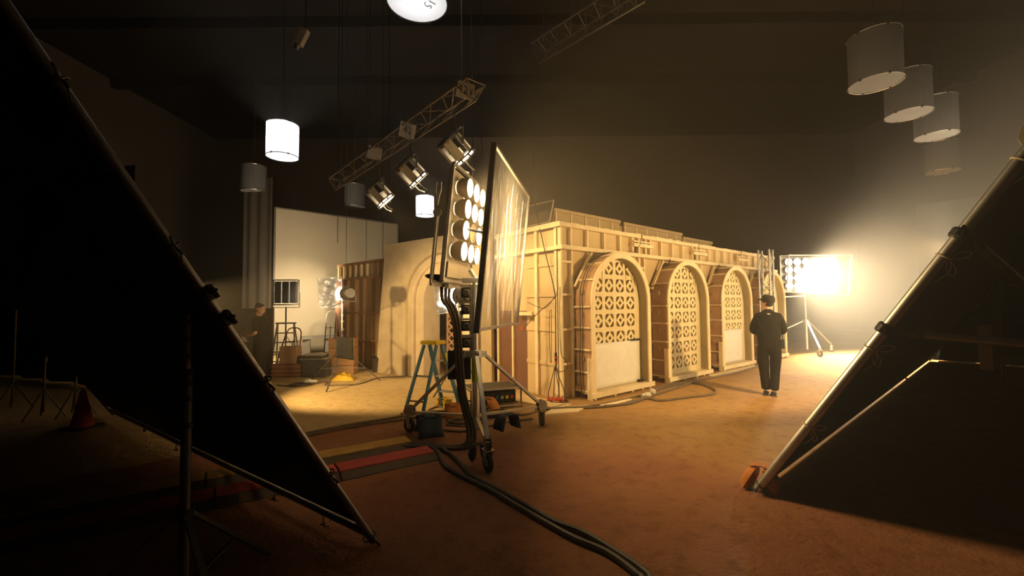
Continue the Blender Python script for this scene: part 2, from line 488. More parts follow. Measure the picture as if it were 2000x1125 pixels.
# ------------------------------------------------------------------ the set house (a = along the arcade, b = into the house)
BC = Vector((0.867, 7.577, 0))
BU = Vector((0.77376, 0.63348, 0))
BV = Vector((-0.63348, 0.77376, 0))
def B(a, b, z): return BC + BU * a + BV * b + Vector((0, 0, z))
def bbox(mb, a0, a1, b0, b1, z0, z1):
    return mb.obox(B((a0 + a1) / 2, (b0 + b1) / 2, (z0 + z1) / 2), BU * (a1 - a0) / 2, BV * (b1 - b0) / 2, Vector((0, 0, (z1 - z0) / 2)))
MOD = 2.435
front = thing('set_wall', 'long plywood set wall with timber studs and four arched windows', 'set wall', B(0, 0, 0))
def pierced(ac, a0, a1):
    ins, outs = [], []
    n = 24
    rows = [(-0.865, 0.0)] + [(0.865 * math.cos(math.pi - math.pi * k / n), 1.72 + 0.865 * math.sin(math.pi * k / n)) for k in range(n + 1)] + [(0.865, 0.0)]
    for i, (x, z) in enumerate(rows):
        ins.append(B(ac + x, 0.075, z))
        if i == 0: o = (a0, 0.0)
        elif i == n + 2: o = (a1, 0.0)
        else:
            k = (i - 1) / n
            if k <= 0.25: o = (a0, 0.9 + (3.06 - 0.9) * k / 0.25)
            elif k <= 0.75: o = (a0 + (a1 - a0) * (k - 0.25) / 0.5, 3.06)
            else: o = (a1, 3.06 - (3.06 - 0.9) * (k - 0.75) / 0.25)
        outs.append(B(o[0], 0.075, o[1]))
    MB().strip(ins, outs, BV * 0.02).build('panel', 'plywood', front)
for i in range(4):
    pierced(1.24 + i * MOD, max(0.05, i * MOD + 0.0), min(9.75, (i + 1) * MOD - 0.003))
for i in range(4):
    a0, a1 = i * MOD + (0.02 if i else -0.05), (i + 1) * MOD - 0.02
    mb = MB()
    # ragged upper edge of the rail: short lengths of slightly different height
    k = 14
    for j in range(k):
        q0, q1 = a0 + (a1 - a0) * j / k, a0 + (a1 - a0) * (j + 1) / k
        bbox(mb, q0, q1, -0.03, 0.10, 3.055, 3.135 + random.uniform(-0.008, 0.012))
    mb.build('top_rail', 'pine', front)
bbox(MB(), -0.06, 9.78, -0.09, 0.074, 2.64, 2.715).build('ledge_rail', 'pine', front, bevel=0.004)
for a in (0.02, 0.284, 0.734, 1.232, 1.735, 2.155, 2.37, 2.62, 2.80, 3.236, 3.704, 4.159, 4.62, 4.82, 5.02, 5.45, 5.85, 6.27, 6.70, 7.12, 7.40, 7.80, 8.25, 8.70, 9.15, 9.55):
    bbox(MB(), a - 0.02, a + 0.02, 0.0, 0.074, 2.716, 3.054).build('stud', 'pine', front)
for a in (0.02, 0.295, 2.37, 2.56, 4.81, 5.02, 7.25, 7.45, 9.68):
    bbox(MB(), a - 0.02, a + 0.02, 0.0, 0.074, 0.0, 2.639).build('stud', 'pine', front)
for a0, a1 in ((0.04, 0.275), (2.39, 2.54), (4.83, 5.0), (7.27, 7.43)):
    for z in (0.61, 1.22, 1.84, 2.43):
        bbox(MB(), a0, a1, 0.0, 0.074, z - 0.02, z + 0.02).build('cross_piece', 'pine', front)
for i in range(4):
    MB().bar(B(0.33 + i * MOD, -0.02, 1.98), B(0.80 + i * MOD, -0.02, 2.63), 0.035, 0.06, BV).build('brace', 'pine', front)
for i in (1, 2, 3):
    c = i * MOD
    mb = MB()
    bbox(mb, c - 0.32, c + 0.36, -0.07, -0.005, 2.86, 2.93)
    bbox(mb, c - 0.30, c + 0.34, -0.04, -0.005, 2.96, 2.99)
    bbox(mb, c - 0.12, c - 0.08, -0.03, -0.005, 2.72, 2.98)
    mb.build('joint_board', 'pine', front)

side = thing('set_wall', 'end wall of the plywood set house with seamed panels and upright battens', 'set wall', B(0, 0.1, 0))
bbox(MB(), 0.03, 0.05, 0.1, 0.95, 0, 3.05).build('panel', 'plywood', side)
bbox(MB(), 0.03, 0.05, 0.95, 1.88, 1.55, 3.05).build('panel', 'plywood', side)
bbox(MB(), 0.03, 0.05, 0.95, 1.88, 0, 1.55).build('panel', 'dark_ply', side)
for b, w_ in ((0.64, 0.075), (0.12, 0.06), (1.34, 0.05), (1.82, 0.06)):
    bbox(MB(), -0.02, 0.03, b - w_ / 2, b + w_ / 2, 0.0, 3.05).build('batten', 'pine', side)
for z in (0.60, 1.21, 1.84, 2.40):
    for b0, b1 in ((0.15, 0.60), (0.68, 0.95)):
        bbox(MB(), 0.012, 0.03, b0, b1, z - 0.035, z + 0.035).build('seam_strip', 'plywood', side)
bbox(MB(), -0.05, 0.03, 0.0, 1.88, 2.64, 2.715).build('rail', 'pine', side)
bbox(MB(), -0.05, 0.03, 0.0, 1.88, 3.05, 3.14).build('rail', 'pine', side)
bbox(MB(), -0.06, -0.02, 0.72, 1.12, 1.46, 1.53).build('shelf_cleat', 'pine', side)

# roof deck with a set-back upper tier
para = thing('set_parapet', 'set back upper tier of plywood panels along the roof edge', 'parapet', B(0.3, 0.3, 3.06))
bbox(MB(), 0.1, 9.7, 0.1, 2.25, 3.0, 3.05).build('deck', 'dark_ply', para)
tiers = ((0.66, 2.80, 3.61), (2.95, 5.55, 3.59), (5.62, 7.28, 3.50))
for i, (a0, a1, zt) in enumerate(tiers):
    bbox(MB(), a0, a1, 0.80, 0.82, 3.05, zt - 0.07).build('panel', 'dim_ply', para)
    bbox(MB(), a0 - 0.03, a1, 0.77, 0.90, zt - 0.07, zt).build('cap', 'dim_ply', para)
    a = a0 + 0.02
    while a < a1:
        bbox(MB(), a, a + 0.035, 0.785, 0.80, 3.05, zt - 0.07).build('batten', 'pine', para)
        a += 0.45
bbox(MB(), 0.66, 0.68, 0.82, 1.9, 3.05, 3.60).build('panel', 'plywood', para)
bbox(MB(), 2.80, 2.98, 0.84, 0.90, 3.06, 3.50).build('block', 'brown_ply', para)

inner = thing('set_wall', 'inner plywood wall glimpsed through the block grilles', 'set wall', B(5, 0.9, 0))
bbox(MB(), 0.1, 9.7, 0.85, 0.88, 0, 2.99).build('panel', 'brown_ply', inner)

acr = thing('clear_panel', 'framed clear sheet leaning on the near roof corner', 'panel', B(0.15, 0.75, 3.05))
c0, c1, c2, c3 = Vector((0.828,8.350,3.708)), Vector((0.724,8.150,3.245)), Vector((-0.154,9.200,3.292)), Vector((-0.155,9.400,3.714))
c1.z = max(c1.z, 3.145); c2.z = c1.z
MB().prism([c0, c1, c2, c3], BV * 0.006).build('sheet', 'acrylic', acr)
mb = MB()
for p, q in ((c0, c1), (c1, c2), (c2, c3), (c3, c0)): mb.bar(p, q, 0.02, 0.02)
mb.build('edge_frame', 'pine', acr)

# ------------------------------------------------------------------ arched windows with breeze-block grilles
ZS, RO, RI = 1.72, 0.90, 0.80
def arch_row(ac, b, r, zb, n=24):
    pts = [B(ac - r, b, zb)]
    for k in range(n + 1):
        th = math.pi - math.pi * k / n
        pts.append(B(ac + r * math.cos(th), b, ZS + r * math.sin(th)))
    pts.append(B(ac + r, b, zb))
    return pts
def make_arch(ac, label):
    t = thing('arched_window', label, 'window', B(ac, -0.2, 0), 'arched windows along the set wall')
    MB().strip(arch_row(ac, -0.40, RI, 0.12), arch_row(ac, -0.40, RO, 0.12), BV * 0.03).build('front_frame', 'pine', t, bevel=0.004)
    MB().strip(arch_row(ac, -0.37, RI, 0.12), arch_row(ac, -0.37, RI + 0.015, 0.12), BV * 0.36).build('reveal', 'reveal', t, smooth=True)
    MB().strip(arch_row(ac, -0.37, RO - 0.035, 0.10), arch_row(ac, -0.37, RO - 0.02, 0.10), BV * 0.36).build('side_cladding', 'brown_ply', t, smooth=True)
    for z in (0.14, 0.47, 0.86, 1.25, 1.62):
        for s in (-1, 1):
            bbox(MB(), ac + s * (RO - 0.0) - 0.022, ac + s * (RO - 0.0) + 0.012, -0.37, -0.01, z - 0.014, z + 0.014).build('batten', 'pine', t)
    for deg in (155, 130, 105, 75, 50, 25):
        th = math.radians(deg)
        c = B(ac + (RO - 0.008) * math.cos(th), -0.19, ZS + (RO - 0.008) * math.sin(th))
        rad = BU * math.cos(th) + Vector((0, 0, 1)) * math.sin(th)
        tan = BU * -math.sin(th) + Vector((0, 0, 1)) * math.cos(th)
        MB().obox(c, BV * 0.18, rad * 0.016, tan * 0.014).build('batten', 'pine', t)
    # small wedge blocks screwed to the left cladding
    mb = MB()
    for z in (0.66, 1.05, 1.43, 1.85):
        bbox(mb, ac - RO - 0.005, ac - RO + 0.022, -0.20, -0.13, z, z + 0.09)
    mb.build('wedge_block', 'brown_ply', t)
    # grille
    p, gb = 0.33, -0.205
    a_left, z_low = ac - 2 * p, 0.20
    mb = MB()
    def clip(a, z):
        a = min(max(a, ac - 0.80), ac + 0.80)
        if z > ZS:
            d = math.hypot(a - ac, z - ZS)
            if d > 0.80: a, z = ac + (a - ac) * 0.80 / d, ZS + (z - ZS) * 0.80 / d
        return B(a, gb, z)
    def quad(a0, a1, z0, z1):
        if z0 > ZS and math.hypot(min(abs(a0 - ac), abs(a1 - ac)) if (a0 - ac) * (a1 - ac) > 0 else 0, z0 - ZS) > 0.80: return
        k = 4
        pts = [(a0 + (a1 - a0) * i / k, z0) for i in range(k)] + [(a1, z0 + (z1 - z0) * i / k) for i in range(k)] + [(a1 - (a1 - a0) * i / k, z1) for i in range(k)] + [(a0, z1 - (z1 - z0) * i / k) for i in range(k)]
        pts = [clip(*q) for q in pts]
        mb.prism(pts, BV * 0.07)
    h = 0.124   # half a hole
    for i in range(5):
        a = a_left + i * p
        quad(a - (p / 2 - h), a + (p / 2 - h), 0.12, 2.53)
    quad(ac - 0.80, a_left - (p / 2 - h), 0.12, 2.2)
    quad(a_left + 4 * p + (p / 2 - h), ac + 0.80, 0.12, 2.2)
    for j in range(8):
        z = z_low + j * p
        for i in range(4):
            a = a_left + i * p
            quad(a + (p / 2 - h), a + p - (p / 2 - h), max(0.12, z - (p / 2 - h) - (0.04 if j == 0 else 0)), z + (p / 2 - h))
    for j in range(7):
        for i in range(4):
            a, z = a_left + (i + 0.5) * p, z_low + (j + 0.5) * p
            if z > ZS and math.hypot(abs(a - ac) - 0.02, z - ZS) > 0.80: continue
            o, q = [], []
            ho, hi = h + 0.008, 0.050
            for k in range(16):   # a diamond with slightly hollow sides
                th = 2 * math.pi * k / 16
                c, s = math.cos(th), math.sin(th)
                f_ = 1.0 / (abs(c) ** 0.88 + abs(s) ** 0.88) ** (1 / 0.88)
                o.append(clip(a + ho * c * f_ * 1.0, z + ho * s * f_))
                q.append(clip(a + hi * c * f_, z + hi * s * f_))
            mb.strip(q, o, BV * 0.07, closed=True)
            for sa in (-1, 1):     # fillets in the corners of the hole
                for sz in (-1, 1):
                    ca, cz = a + sa * h, z + sz * h
                    mb.prism([clip(ca, cz), clip(ca - sa * 0.035, cz), clip(ca, cz - sz * 0.035)], BV * 0.07)
    mb.build('grille', 'block', t)
    bbox(MB(), ac - RO, ac + RO, -0.40, -0.14, 0.085, 0.12).build('sill', 'pine', t)
    bbox(MB(), ac - RO - 0.04, ac + RO + 0.05, -0.43, -0.40, 0.035, 0.125).build('front_board', 'pine', t, bevel=0.004)
    for q in (-0.86, -0.30, 0.22, 0.55, 0.80):
        bbox(MB(), ac + q, ac + q + 0.05, -0.40, -0.33, 0.0, 0.085).build('foot_block', 'pine', t)
    bbox(MB(), ac - RO - 0.03, ac - RO - 0.002, -0.40, -0.30, 0.0, 0.72).build('corner_post', 'pine', t)
    bbox(MB(), ac - RO - 0.02, ac - RO + 0.01, -0.37, -0.02, 0.12, 0.21).build('side_board', 'brown_ply', t)
    return t
AC = [1.24, 1.24 + MOD, 1.24 + 2 * MOD, 1.24 + 3 * MOD]
for ac, lb in zip(AC, ('nearest arched window, its breeze block grille half covered by white sheet',
                       'second arched window from the near corner, its block grille uncovered',
                       'third arched window, paper over its grille, beside the person in cap',
                       'farthest arched window, behind the upright lattice tower')):
    make_arch(ac, lb)
def cover(ac, z0, z1, a0, a1, label):
    def fn(u, w):
        return B(ac + a0 + (a1 - a0) * u, -0.222 + 0.006 * math.sin(9 * u + 5 * w) * math.sin(7 * w), z0 + (z1 - z0) * w)
    mb = MB().grid(fn, 14, 10)
    o = mb.build('cover_sheet', 'paper', smooth=True, loc=B(ac, -0.22, z0))
    so = o.modifiers.new('thickness', 'SOLIDIFY'); so.thickness = 0.003
    return tag(o, label, 'sheet', 'white sheets over the grilles')
cover(AC[0], 0.125, 0.95, -0.78, 0.74, 'white sheet taped over the lower grille of the nearest arch')
cover(AC[2], 0.125, 0.98, -0.78, 0.60, 'white sheet over the lower grille of the third arch')
tp = tag(bbox(MB(), AC[0] + 0.44, AC[0] + 0.77, -0.235, -0.228, 0.935, 0.975).build('tape_strip', 'black_metal', loc=B(AC[0] + 0.6, -0.23, 0.95)), 'short black tape strip holding the white sheet top corner', 'tape')
tag(MB().rbox(B(AC[0] + 0.70, -0.27, 0.147), 0.14, 0.05, 0.05, 0.7).build('tape_wad', 'black_metal', bevel=0.01, loc=B(AC[0] + 0.70, -0.27, 0.12)), 'small black wad on the sill of the nearest arch', 'tape')

# boards lying along the foot of the arcade
def plank(name, poly, h, label, m='pine', grp=None):
    pts = [Vector((x, y, 0.0)) for x, y, *_ in poly]
    return tag(MB().prism(pts, (0, 0, h)).build(name, m, loc=pts[0]), label, 'board', grp)
plank('floor_board', [(0.443,6.509,0.000), (0.654,6.950,0.000), (1.238,7.103,0.000), (0.989,6.675,0.000)], 0.02, 'pale board lying on dirt before the house corner', grp='boards on the ground')
plank('floor_board', [(-0.153,7.659,0.000), (0.171,7.992,0.000), (0.977,7.149,0.000), (0.712,6.880,0.000)], 0.02, 'pale plywood board at the foot of the end wall', 'plywood', 'boards on the ground')
plank('floor_board', [(1.412,7.133,0.000), (1.976,7.615,0.000), (2.069,7.529,0.000), (1.514,6.987,0.000)], 0.015, 'narrow pale board in front of the nearest arch', grp='boards on the ground')
plank('floor_board', [(4.521,10.030,0.000), (6.470,11.624,0.000), (6.389,11.337,0.000), (4.464,9.679,0.000)], 0.015, 'long narrow board lying below the third arch', grp='boards on the ground')

# lattice tower beside the last arch
tw = thing('lattice_tower', 'upright aluminium lattice tower standing by the farthest arch', 'truss tower', B(7.45, -0.60, 0))
tc_ = [B(7.30, -0.74, 0), B(7.55, -0.74, 0), B(7.55, -0.47, 0), B(7.30, -0.47, 0)]
for q in tc_:
    MB().cyl(q, q + Vector((0, 0, 3.12)), 0.025, n=10).build('chord', 'alloy', tw, smooth=True)
for i in range(4):
    mb = MB()
    for k in range(8):
        z0, z1 = 0.06 + k * 0.38, 0.06 + (k + 1) * 0.38
        p, q = tc_[i], tc_[(i + 1) % 4]
        if k % 2: p, q = q, p
        mb.cyl(p + Vector((0, 0, z0)), q + Vector((0, 0, z1)), 0.011, n=6)
    mb.build('lacing', 'alloy', tw)

# ------------------------------------------------------------------ plaster facade with doorway
FP0 = Vector((-3.44, 10.92, 0))
FE = Vector((0.838, -0.545, 0)); FN = Vector((-0.545, -0.838, 0))
def FA(s, o, z): return FP0 + FE * s + FN * o + Vector((0, 0, z))
fac = thing('plaster_facade', 'sand coloured plaster facade with arched doorway, left of the house', 'facade', FA(1.8, 0, 0))
SC, SR, SZ = 2.24, 0.60, 1.78
def darch(r, o, n=20, zb=0.0):
    return [FA(SC - r, o, zb)] + [FA(SC + r * math.cos(math.pi - math.pi * k / n), o, SZ + r * math.sin(math.pi * k / n)) for k in range(n + 1)] + [FA(SC + r, o, zb)]
n = 20
outer = []
ins = darch(SR, 0, n)
for i, q in enumerate(ins):
    if i == 0: outer.append(FA(0.0, 0, 0))
    elif i == len(ins) - 1: outer.append(FA(3.59, 0, 0))
    else:
        k = (i - 1) / n
        if k < 0.25: outer.append(FA(0.10 + 0.22 * k / 0.25, 0, 1.2 + 2.0 * k / 0.25))
        elif k <= 0.75: outer.append(FA(0.32 + (3.55 - 0.32) * (k - 0.25) / 0.5, 0, 3.2 + 0.08 * (k - 0.25) / 0.5))
        else: outer.append(FA(3.55 + 0.03 * (k - 0.75) / 0.25, 0, 3.28 - 2.0 * (k - 0.75) / 0.25))
MB().strip(ins, outer, -FN * 0.10).build('wall_face', 'plaster', fac)
MB().strip(darch(0.86, 0), darch(1.04, 0), FN * 0.09).build('arch_moulding', 'plaster', fac, bevel=0.02)
MB().strip(darch(SR, -0.10), darch(SR + 0.06, -0.10), -FN * 0.45).build('door_reveal', 'plaster', fac)

# things seen through the doorway
lat = thing('lattice_screen', 'narrow brown lattice strip standing just inside the doorway', 'screen', FA(1.85, -0.75, 0))
mb = MB()
for k in range(13):
    z = 0.1 + k * 0.19
    mb.bar(FA(1.74, -0.75, z), FA(1.96, -0.75, z + 0.19), 0.03, 0.035, FN)
    mb.bar(FA(1.96, -0.76, z), FA(1.74, -0.76, z + 0.19), 0.03, 0.035, FN)
mb.build('slats', 'brown_ply', lat)
for s in (1.72, 1.98):
    MB().bar(FA(s, -0.75, 0), FA(s, -0.75, 2.65), 0.05, 0.05, FN).build('stile', 'brown_ply', lat)
tag(MB().obox(FA(2.35, -1.05, 1.3), FE * 0.36, FN * 0.01, (0, 0, 1.3)).build('brown_flat', 'brown_ply', loc=FA(2.35, -1.05, 0)), 'brown plywood flat standing behind the lattice strip', 'flat')
tag(MB().prism([FA(2.12, -0.62, 0), FA(2.80, -0.62, 0), FA(2.80, -0.75, 1.80), FA(2.26, -0.75, 1.80)], -FN * 0.02).build('plywood_sheet', 'plywood', loc=FA(2.5, -0.65, 0)), 'cream plywood sheet leaning in the plaster doorway', 'board')

# unfinished flats further back
fl_ = thing('set_flats', 'backs of unfinished studded flats left of the plaster facade', 'set wall', (-4.97, 12.45, 0))
G0, G1 = Vector((-4.97, 12.45, 0)), Vector((-3.05, 11.15, 0))
GE = (G1 - G0).normalized(); GN = Vector((GE.y, -GE.x, 0)); GL = (G1 - G0).length
def GA(s, o, z): return G0 + GE * s + GN * o + Vector((0, 0, z))
MB().prism([GA(0, 0, 0), GA(GL, 0, 0), GA(GL, 0, 2.95), GA(0, 0, 2.87)], -GN * 0.02).build('panel', 'plywood', fl_)
for z, h_ in ((2.83, 0.07), (2.42, 0.06), (1.5, 0.04), (0.75, 0.04)):
    MB().bar(GA(0, 0.06, z), GA(GL, 0.06, z + (0.06 if z > 2 else 0)), 0.12, h_).build('rail', 'brown_ply', fl_)
for k in range(7):
    s = 0.05 + k * (GL - 0.1) / 6
    MB().bar(GA(s, 0.05, 0), GA(s, 0.05, 2.42), 0.045, 0.09, GN).build('stud', 'brown_ply', fl_)
for k in range(10):
    s = 0.03 + k * (GL - 0.06) / 9
    MB().bar(GA(s, 0.05, 2.42), GA(s, 0.05, 2.85), 0.045, 0.09, GN).build('stud', 'pine', fl_)
tag(MB().prism([GA(-0.02, 0.13, 0), GA(0.45, 0.13, 0), GA(0.45, 0.13, 2.42), GA(-0.02, 0.13, 2.42)], GN * 0.02).build('dark_flat', 'dark_ply', loc=GA(0, 0.13, 0)), 'dark painted flat at the left end of the studded flats', 'flat')
sh = thing('shovel', 'long handled shovel leaning against the studded flats', 'shovel', (-3.956,11.975,0.000))
q = Vector((-3.956,11.975,0.000))
MB().cyl(q + Vector((0, 0, 0.25)), q + Vector((0.12, 0.22, 1.45)), 0.018, n=8).build('handle', 'brown_ply', sh)
MB().obox(q + Vector((-0.01, -0.02, 0.14)), (0.10, 0, 0), (0, 0.012, 0.0), (0.01, 0.02, 0.14)).build('blade', 'dark_metal', sh, bevel=0.01)
bn = thing('bin', 'dark open bin at the foot of the studded flats', 'bin', (-3.432,11.022,0.000))
q = Vector((-3.432,11.022,0.000))
MB().lathe(q, (0, 0, 1), [(0.0, 0.0), (0.0, 0.13), (0.36, 0.16), (0.37, 0.17), (0.36, 0.15), (0.03, 0.12), (0.03, 0.0)], 16).build('body', 'dark_metal', bn, smooth=True)
MB().tube([q + Vector((-0.165, 0, 0.35)), q + Vector((-0.12, 0, 0.44)), q + Vector((0.12, 0, 0.44)), q + Vector((0.165, 0, 0.35))], 0.008, 6).build('handle', 'dark_metal', bn)
# ------------------------------------------------------------------ generic studio gear
def caster(base, parent, r=0.095, ang=0.0, wname='wheel'):
    base = Vector(base)
    ax = Vector((math.cos(ang), math.sin(ang), 0)); fw = Vector((-ax.y, ax.x, 0))
    c = base + Vector((0, 0, r))
    w = MB().lathe(c - ax * 0.022, ax, [(0, 0.0), (0, r * 0.55), (0.0, r * 0.9), (0.008, r), (0.036, r), (0.044, r * 0.9), (0.044, r * 0.55), (0.044, 0.0)], 20).build(wname, 'rubber', parent, smooth=True)
    MB().lathe(c - ax * 0.026, ax, [(0, 0.0), (0, r * 0.42), (0.006, r * 0.5), (0.046, r * 0.5), (0.052, r * 0.42), (0.052, 0.0)], 16).build('hub', 'steel', w, smooth=True)
    mb = MB()
    for s in (-1, 1):
        p = c + ax * s * 0.036
        mb.prism([p - fw * 0.022 - Vector((0, 0, 0.02)), p + fw * 0.022 - Vector((0, 0, 0.02)), p + fw * 0.05 + Vector((0, 0, r + 0.03)), p - fw * 0.03 + Vector((0, 0, r + 0.03))], ax * 0.005)
    mb.obox(c + Vector((0, 0, r + 0.03)), ax * 0.045, fw * 0.06, (0, 0, 0.006))
    mb.cyl(c + Vector((0, 0, r + 0.03)), c + Vector((0, 0, r + 0.10)), 0.024, n=10)
    mb.build('fork', 'steel', parent)
def sandbag(pos, ang, size, material, label, group='sandbags', spread=0.12, tilt=0.5):
    pos = Vector(pos)
    t = thing('sandbag', label, 'sandbag', pos, group)
    R = Matrix.Rotation(ang, 3, 'Z')
    def lobe(s):
        rot = R @ Matrix.Rotation(s * tilt, 3, 'X')
        c = pos + R @ Vector((0, s * spread, size * 0.52))
        hw, hh, th = size * 0.62, size * 0.52, size * 0.26
        mb = MB()
        for sd in (-1, 1):
            def fn(u, w_, sd=sd):
                x, z = 2 * u - 1, 2 * w_ - 1
                t_ = ((1 - abs(x) ** 3.2) * (1 - abs(z) ** 3.2))
                t_ = max(t_, 0.0) ** 0.55
                pin = 1 - 0.10 * (1 - abs(z)) * abs(x) - 0.06 * (1 - abs(x)) * abs(z)
                sag = 1.0 + 0.18 * -z
                wr = 0.05 * math.sin(9 * x + 4 * z + s + size * 50) * math.sin(7 * z - 3 * x)
                q = c + rot @ Vector((x * hw * pin, sd * th * (t_ * sag + wr * t_), z * hh * pin))
                q.z = max(q.z, pos.z + 0.002)
                return q
            mb.grid(fn, 14, 12)
        mb.build('bag_half', material, t, smooth=True)
    lobe(-1); lobe(1)
    pts = [pos + R @ Vector((0, y * spread, size * z)) for y, z in ((-1, 0.98), (-0.5, 1.04), (0, 1.06), (0.5, 1.04), (1, 0.98))]
    mb = MB()
    for a, b in zip(pts, pts[1:]): mb.bar(a, b, size * 0.5, 0.008)
    mb.build('strap', material, t)
    return t
def tie(mid, axis, off, length, material, parent, name='tie'):
    """a bow of cord round a pipe with two hanging ends"""
    mid, axis, off = Vector(mid), Vector(axis).normalized(), Vector(off).normalized()
    s = axis.cross(off).normalized()
    mb = MB()
    ring = [mid + (off * math.cos(2 * math.pi * k / 12) + s * math.sin(2 * math.pi * k / 12)) * 0.042 + axis * 0.004 * k / 6 for k in range(13)]
    mb.tube(ring, 0.006 if material == 'rope' else 0.005, 6)
    for sg in (-1, 1):
        mb.tube(smooth_line([mid + off * 0.04, mid + off * (0.04 + length * 0.45) + axis * sg * length * 0.35, mid + off * (0.04 + length * 0.5) + axis * sg * length * 0.7, mid + off * 0.05 + axis * sg * length * 0.45, mid + off * 0.042], 4), 0.004, 6)
    mb.tube(smooth_line([mid + off * 0.04, mid + off * (0.05 + length * 0.2) - axis * length * 0.5, mid + off * (0.03) - axis * length * 1.1 + Vector((0, 0, -length * 0.3))], 5), 0.004, 6)
    return mb.build(name, material, parent, smooth=True)
def clamp(mid, axis, off, parent=None, label=None, group=None):
    mid, axis, off = Vector(mid), Vector(axis).normalized(), Vector(off).normalized()
    s = axis.cross(off).normalized()
    loc = mid
    t = thing('pipe_clamp', label, 'clamp', loc, group)
    mb = MB().lathe(mid - axis * 0.035, axis, [(0, 0.036), (0, 0.052), (0.012, 0.058), (0.058, 0.058), (0.07, 0.052), (0.07, 0.036)], 16)
    mb.obox(mid + off * 0.055, axis * 0.02, s * 0.018, off * 0.028)
    mb.build('jaw', 'black_metal', t)
    mb = MB().cyl(mid + off * 0.05 + s * 0.01, mid + off * 0.15 + axis * 0.02 + s * 0.01, 0.009, n=8)
    mb.bar(mid + off * 0.13 + axis * 0.05, mid + off * 0.145 - axis * 0.02, 0.014, 0.02, s)
    mb.build('handle', 'black_metal', t)
    return t

# ------------------------------------------------------------------ main twelve-lamp flood
ST = Vector((-0.46, 5.36, 0))
stand = thing('lamp_stand', 'heavy chrome wheeled lamp stand carrying the bright twelve lamp flood', 'lamp stand', ST)
WH = [Vector((-0.255, 4.345, 0)), Vector((-1.358, 5.705, 0)), Vector((0.39, 5.962, 0))]
MB().cyl(ST + V(0, 0, 0.16), ST + V(0, 0, 1.10), 0.048, n=18).build('base_tube', 'chrome', stand, smooth=True)
MB().cyl(ST + V(0.0, 0, 1.10), ST + V(0.0, 0, 2.02), 0.034, n=16).build('riser', 'chrome', stand, smooth=True)
MB().cyl(ST + V(-0.055, 0.03, 1.0), ST + V(-0.055, 0.03, 1.92), 0.022, n=14).build('guide_tube', 'alloy', stand, smooth=True)
mb = MB()
mb.lathe(ST + V(0, 0, 1.02), (0, 0, 1), [(0, 0.048), (0, 0.075), (0.08, 0.075), (0.09, 0.06), (0.09, 0.048)], 16)
for w_ in WH:
    d = (w_ - ST).normalized()
    mb.obox(ST + d * 0.10 + V(0, 0, 1.05), d * 0.05, d.cross(V(0, 0, 1)) * 0.025, (0, 0, 0.035))
mb.build('collar', 'steel', stand)
MB().cyl(ST + V(0, 0, 0.72), ST + V(0, 0, 1.0), 0.0495, n=18).build('tape_band', 'lime', stand, smooth=True)
for i, w_ in enumerate(WH):
    d = (w_ - ST).normalized()
    end = w_ - d * 0.02 + V(0, 0, 0.30)
    MB().bar(ST + d * 0.12 + V(0, 0, 1.05), end, 0.05, 0.035).build('leg', 'alloy', stand, bevel=0.004)
    MB().bar(ST + d * 0.03 + V(0, 0, 0.30), end - V(0, 0, 0.03), 0.035, 0.025).build('spreader', 'steel', stand)
    s = d.cross(V(0, 0, 1))
    mb = MB()
    for q in (-1, 1):
        c = w_ - d * 0.0 + V(0, 0, 0.285) + s * q * 0.03
        mb.prism([c + d * (0.075 * math.cos(t_ * math.pi / 6)) + V(0, 0, 0.075 * math.sin(t_ * math.pi / 6)) for t_ in range(12)], s * 0.006)
    for k in range(4):
        c = w_ + d * (0.035 * math.cos(k * math.pi / 2 + .4)) + V(0, 0, 0.285 + 0.035 * math.sin(k * math.pi / 2 + .4))
        mb.cyl(c - s * 0.042, c + s * 0.042, 0.007, n=8)
    mb.build('leg_bracket', 'housing', stand)
    caster(w_, stand, 0.095, (0.5, 1.0, 0.2)[i])
# crank gearboxes climbing the column
for k in range(4):
    z = 1.20 + k * 0.205
    c = ST + V(-0.115, -0.02, z)
    cb = MB().obox(c, (0.055, 0, 0), (0, 0.05, 0), (0, 0, 0.062)).build('crank_box', 'black_metal', stand, bevel=0.008)
    MB().lathe(c + V(0.01, -0.052, 0), (0, -1, 0), [(0, 0.0), (0, 0.045), (0.018, 0.045), (0.024, 0.036), (0.024, 0.024), (0.012, 0.024), (0.012, 0.0)], 18).build('crank_wheel', 'dark_metal', cb, smooth=True)
    MB().obox(c + V(0, 0, 0.082), (0.066, 0, 0), (0, 0.055, 0), (0, 0, 0.012)).build('stage_plate', 'alloy', stand)
MB().obox(ST + V(-0.03, 0, 1.97), (0.13, 0, 0), (0, 0.05, 0), (0, 0, 0.03)).build('head_plate', 'alloy', stand, bevel=0.006)
MB().cyl(ST + V(0, 0, 2.0), ST + V(-0.06, 0.02, 2.10), 0.03, n=12).build('spigot', 'steel', stand)

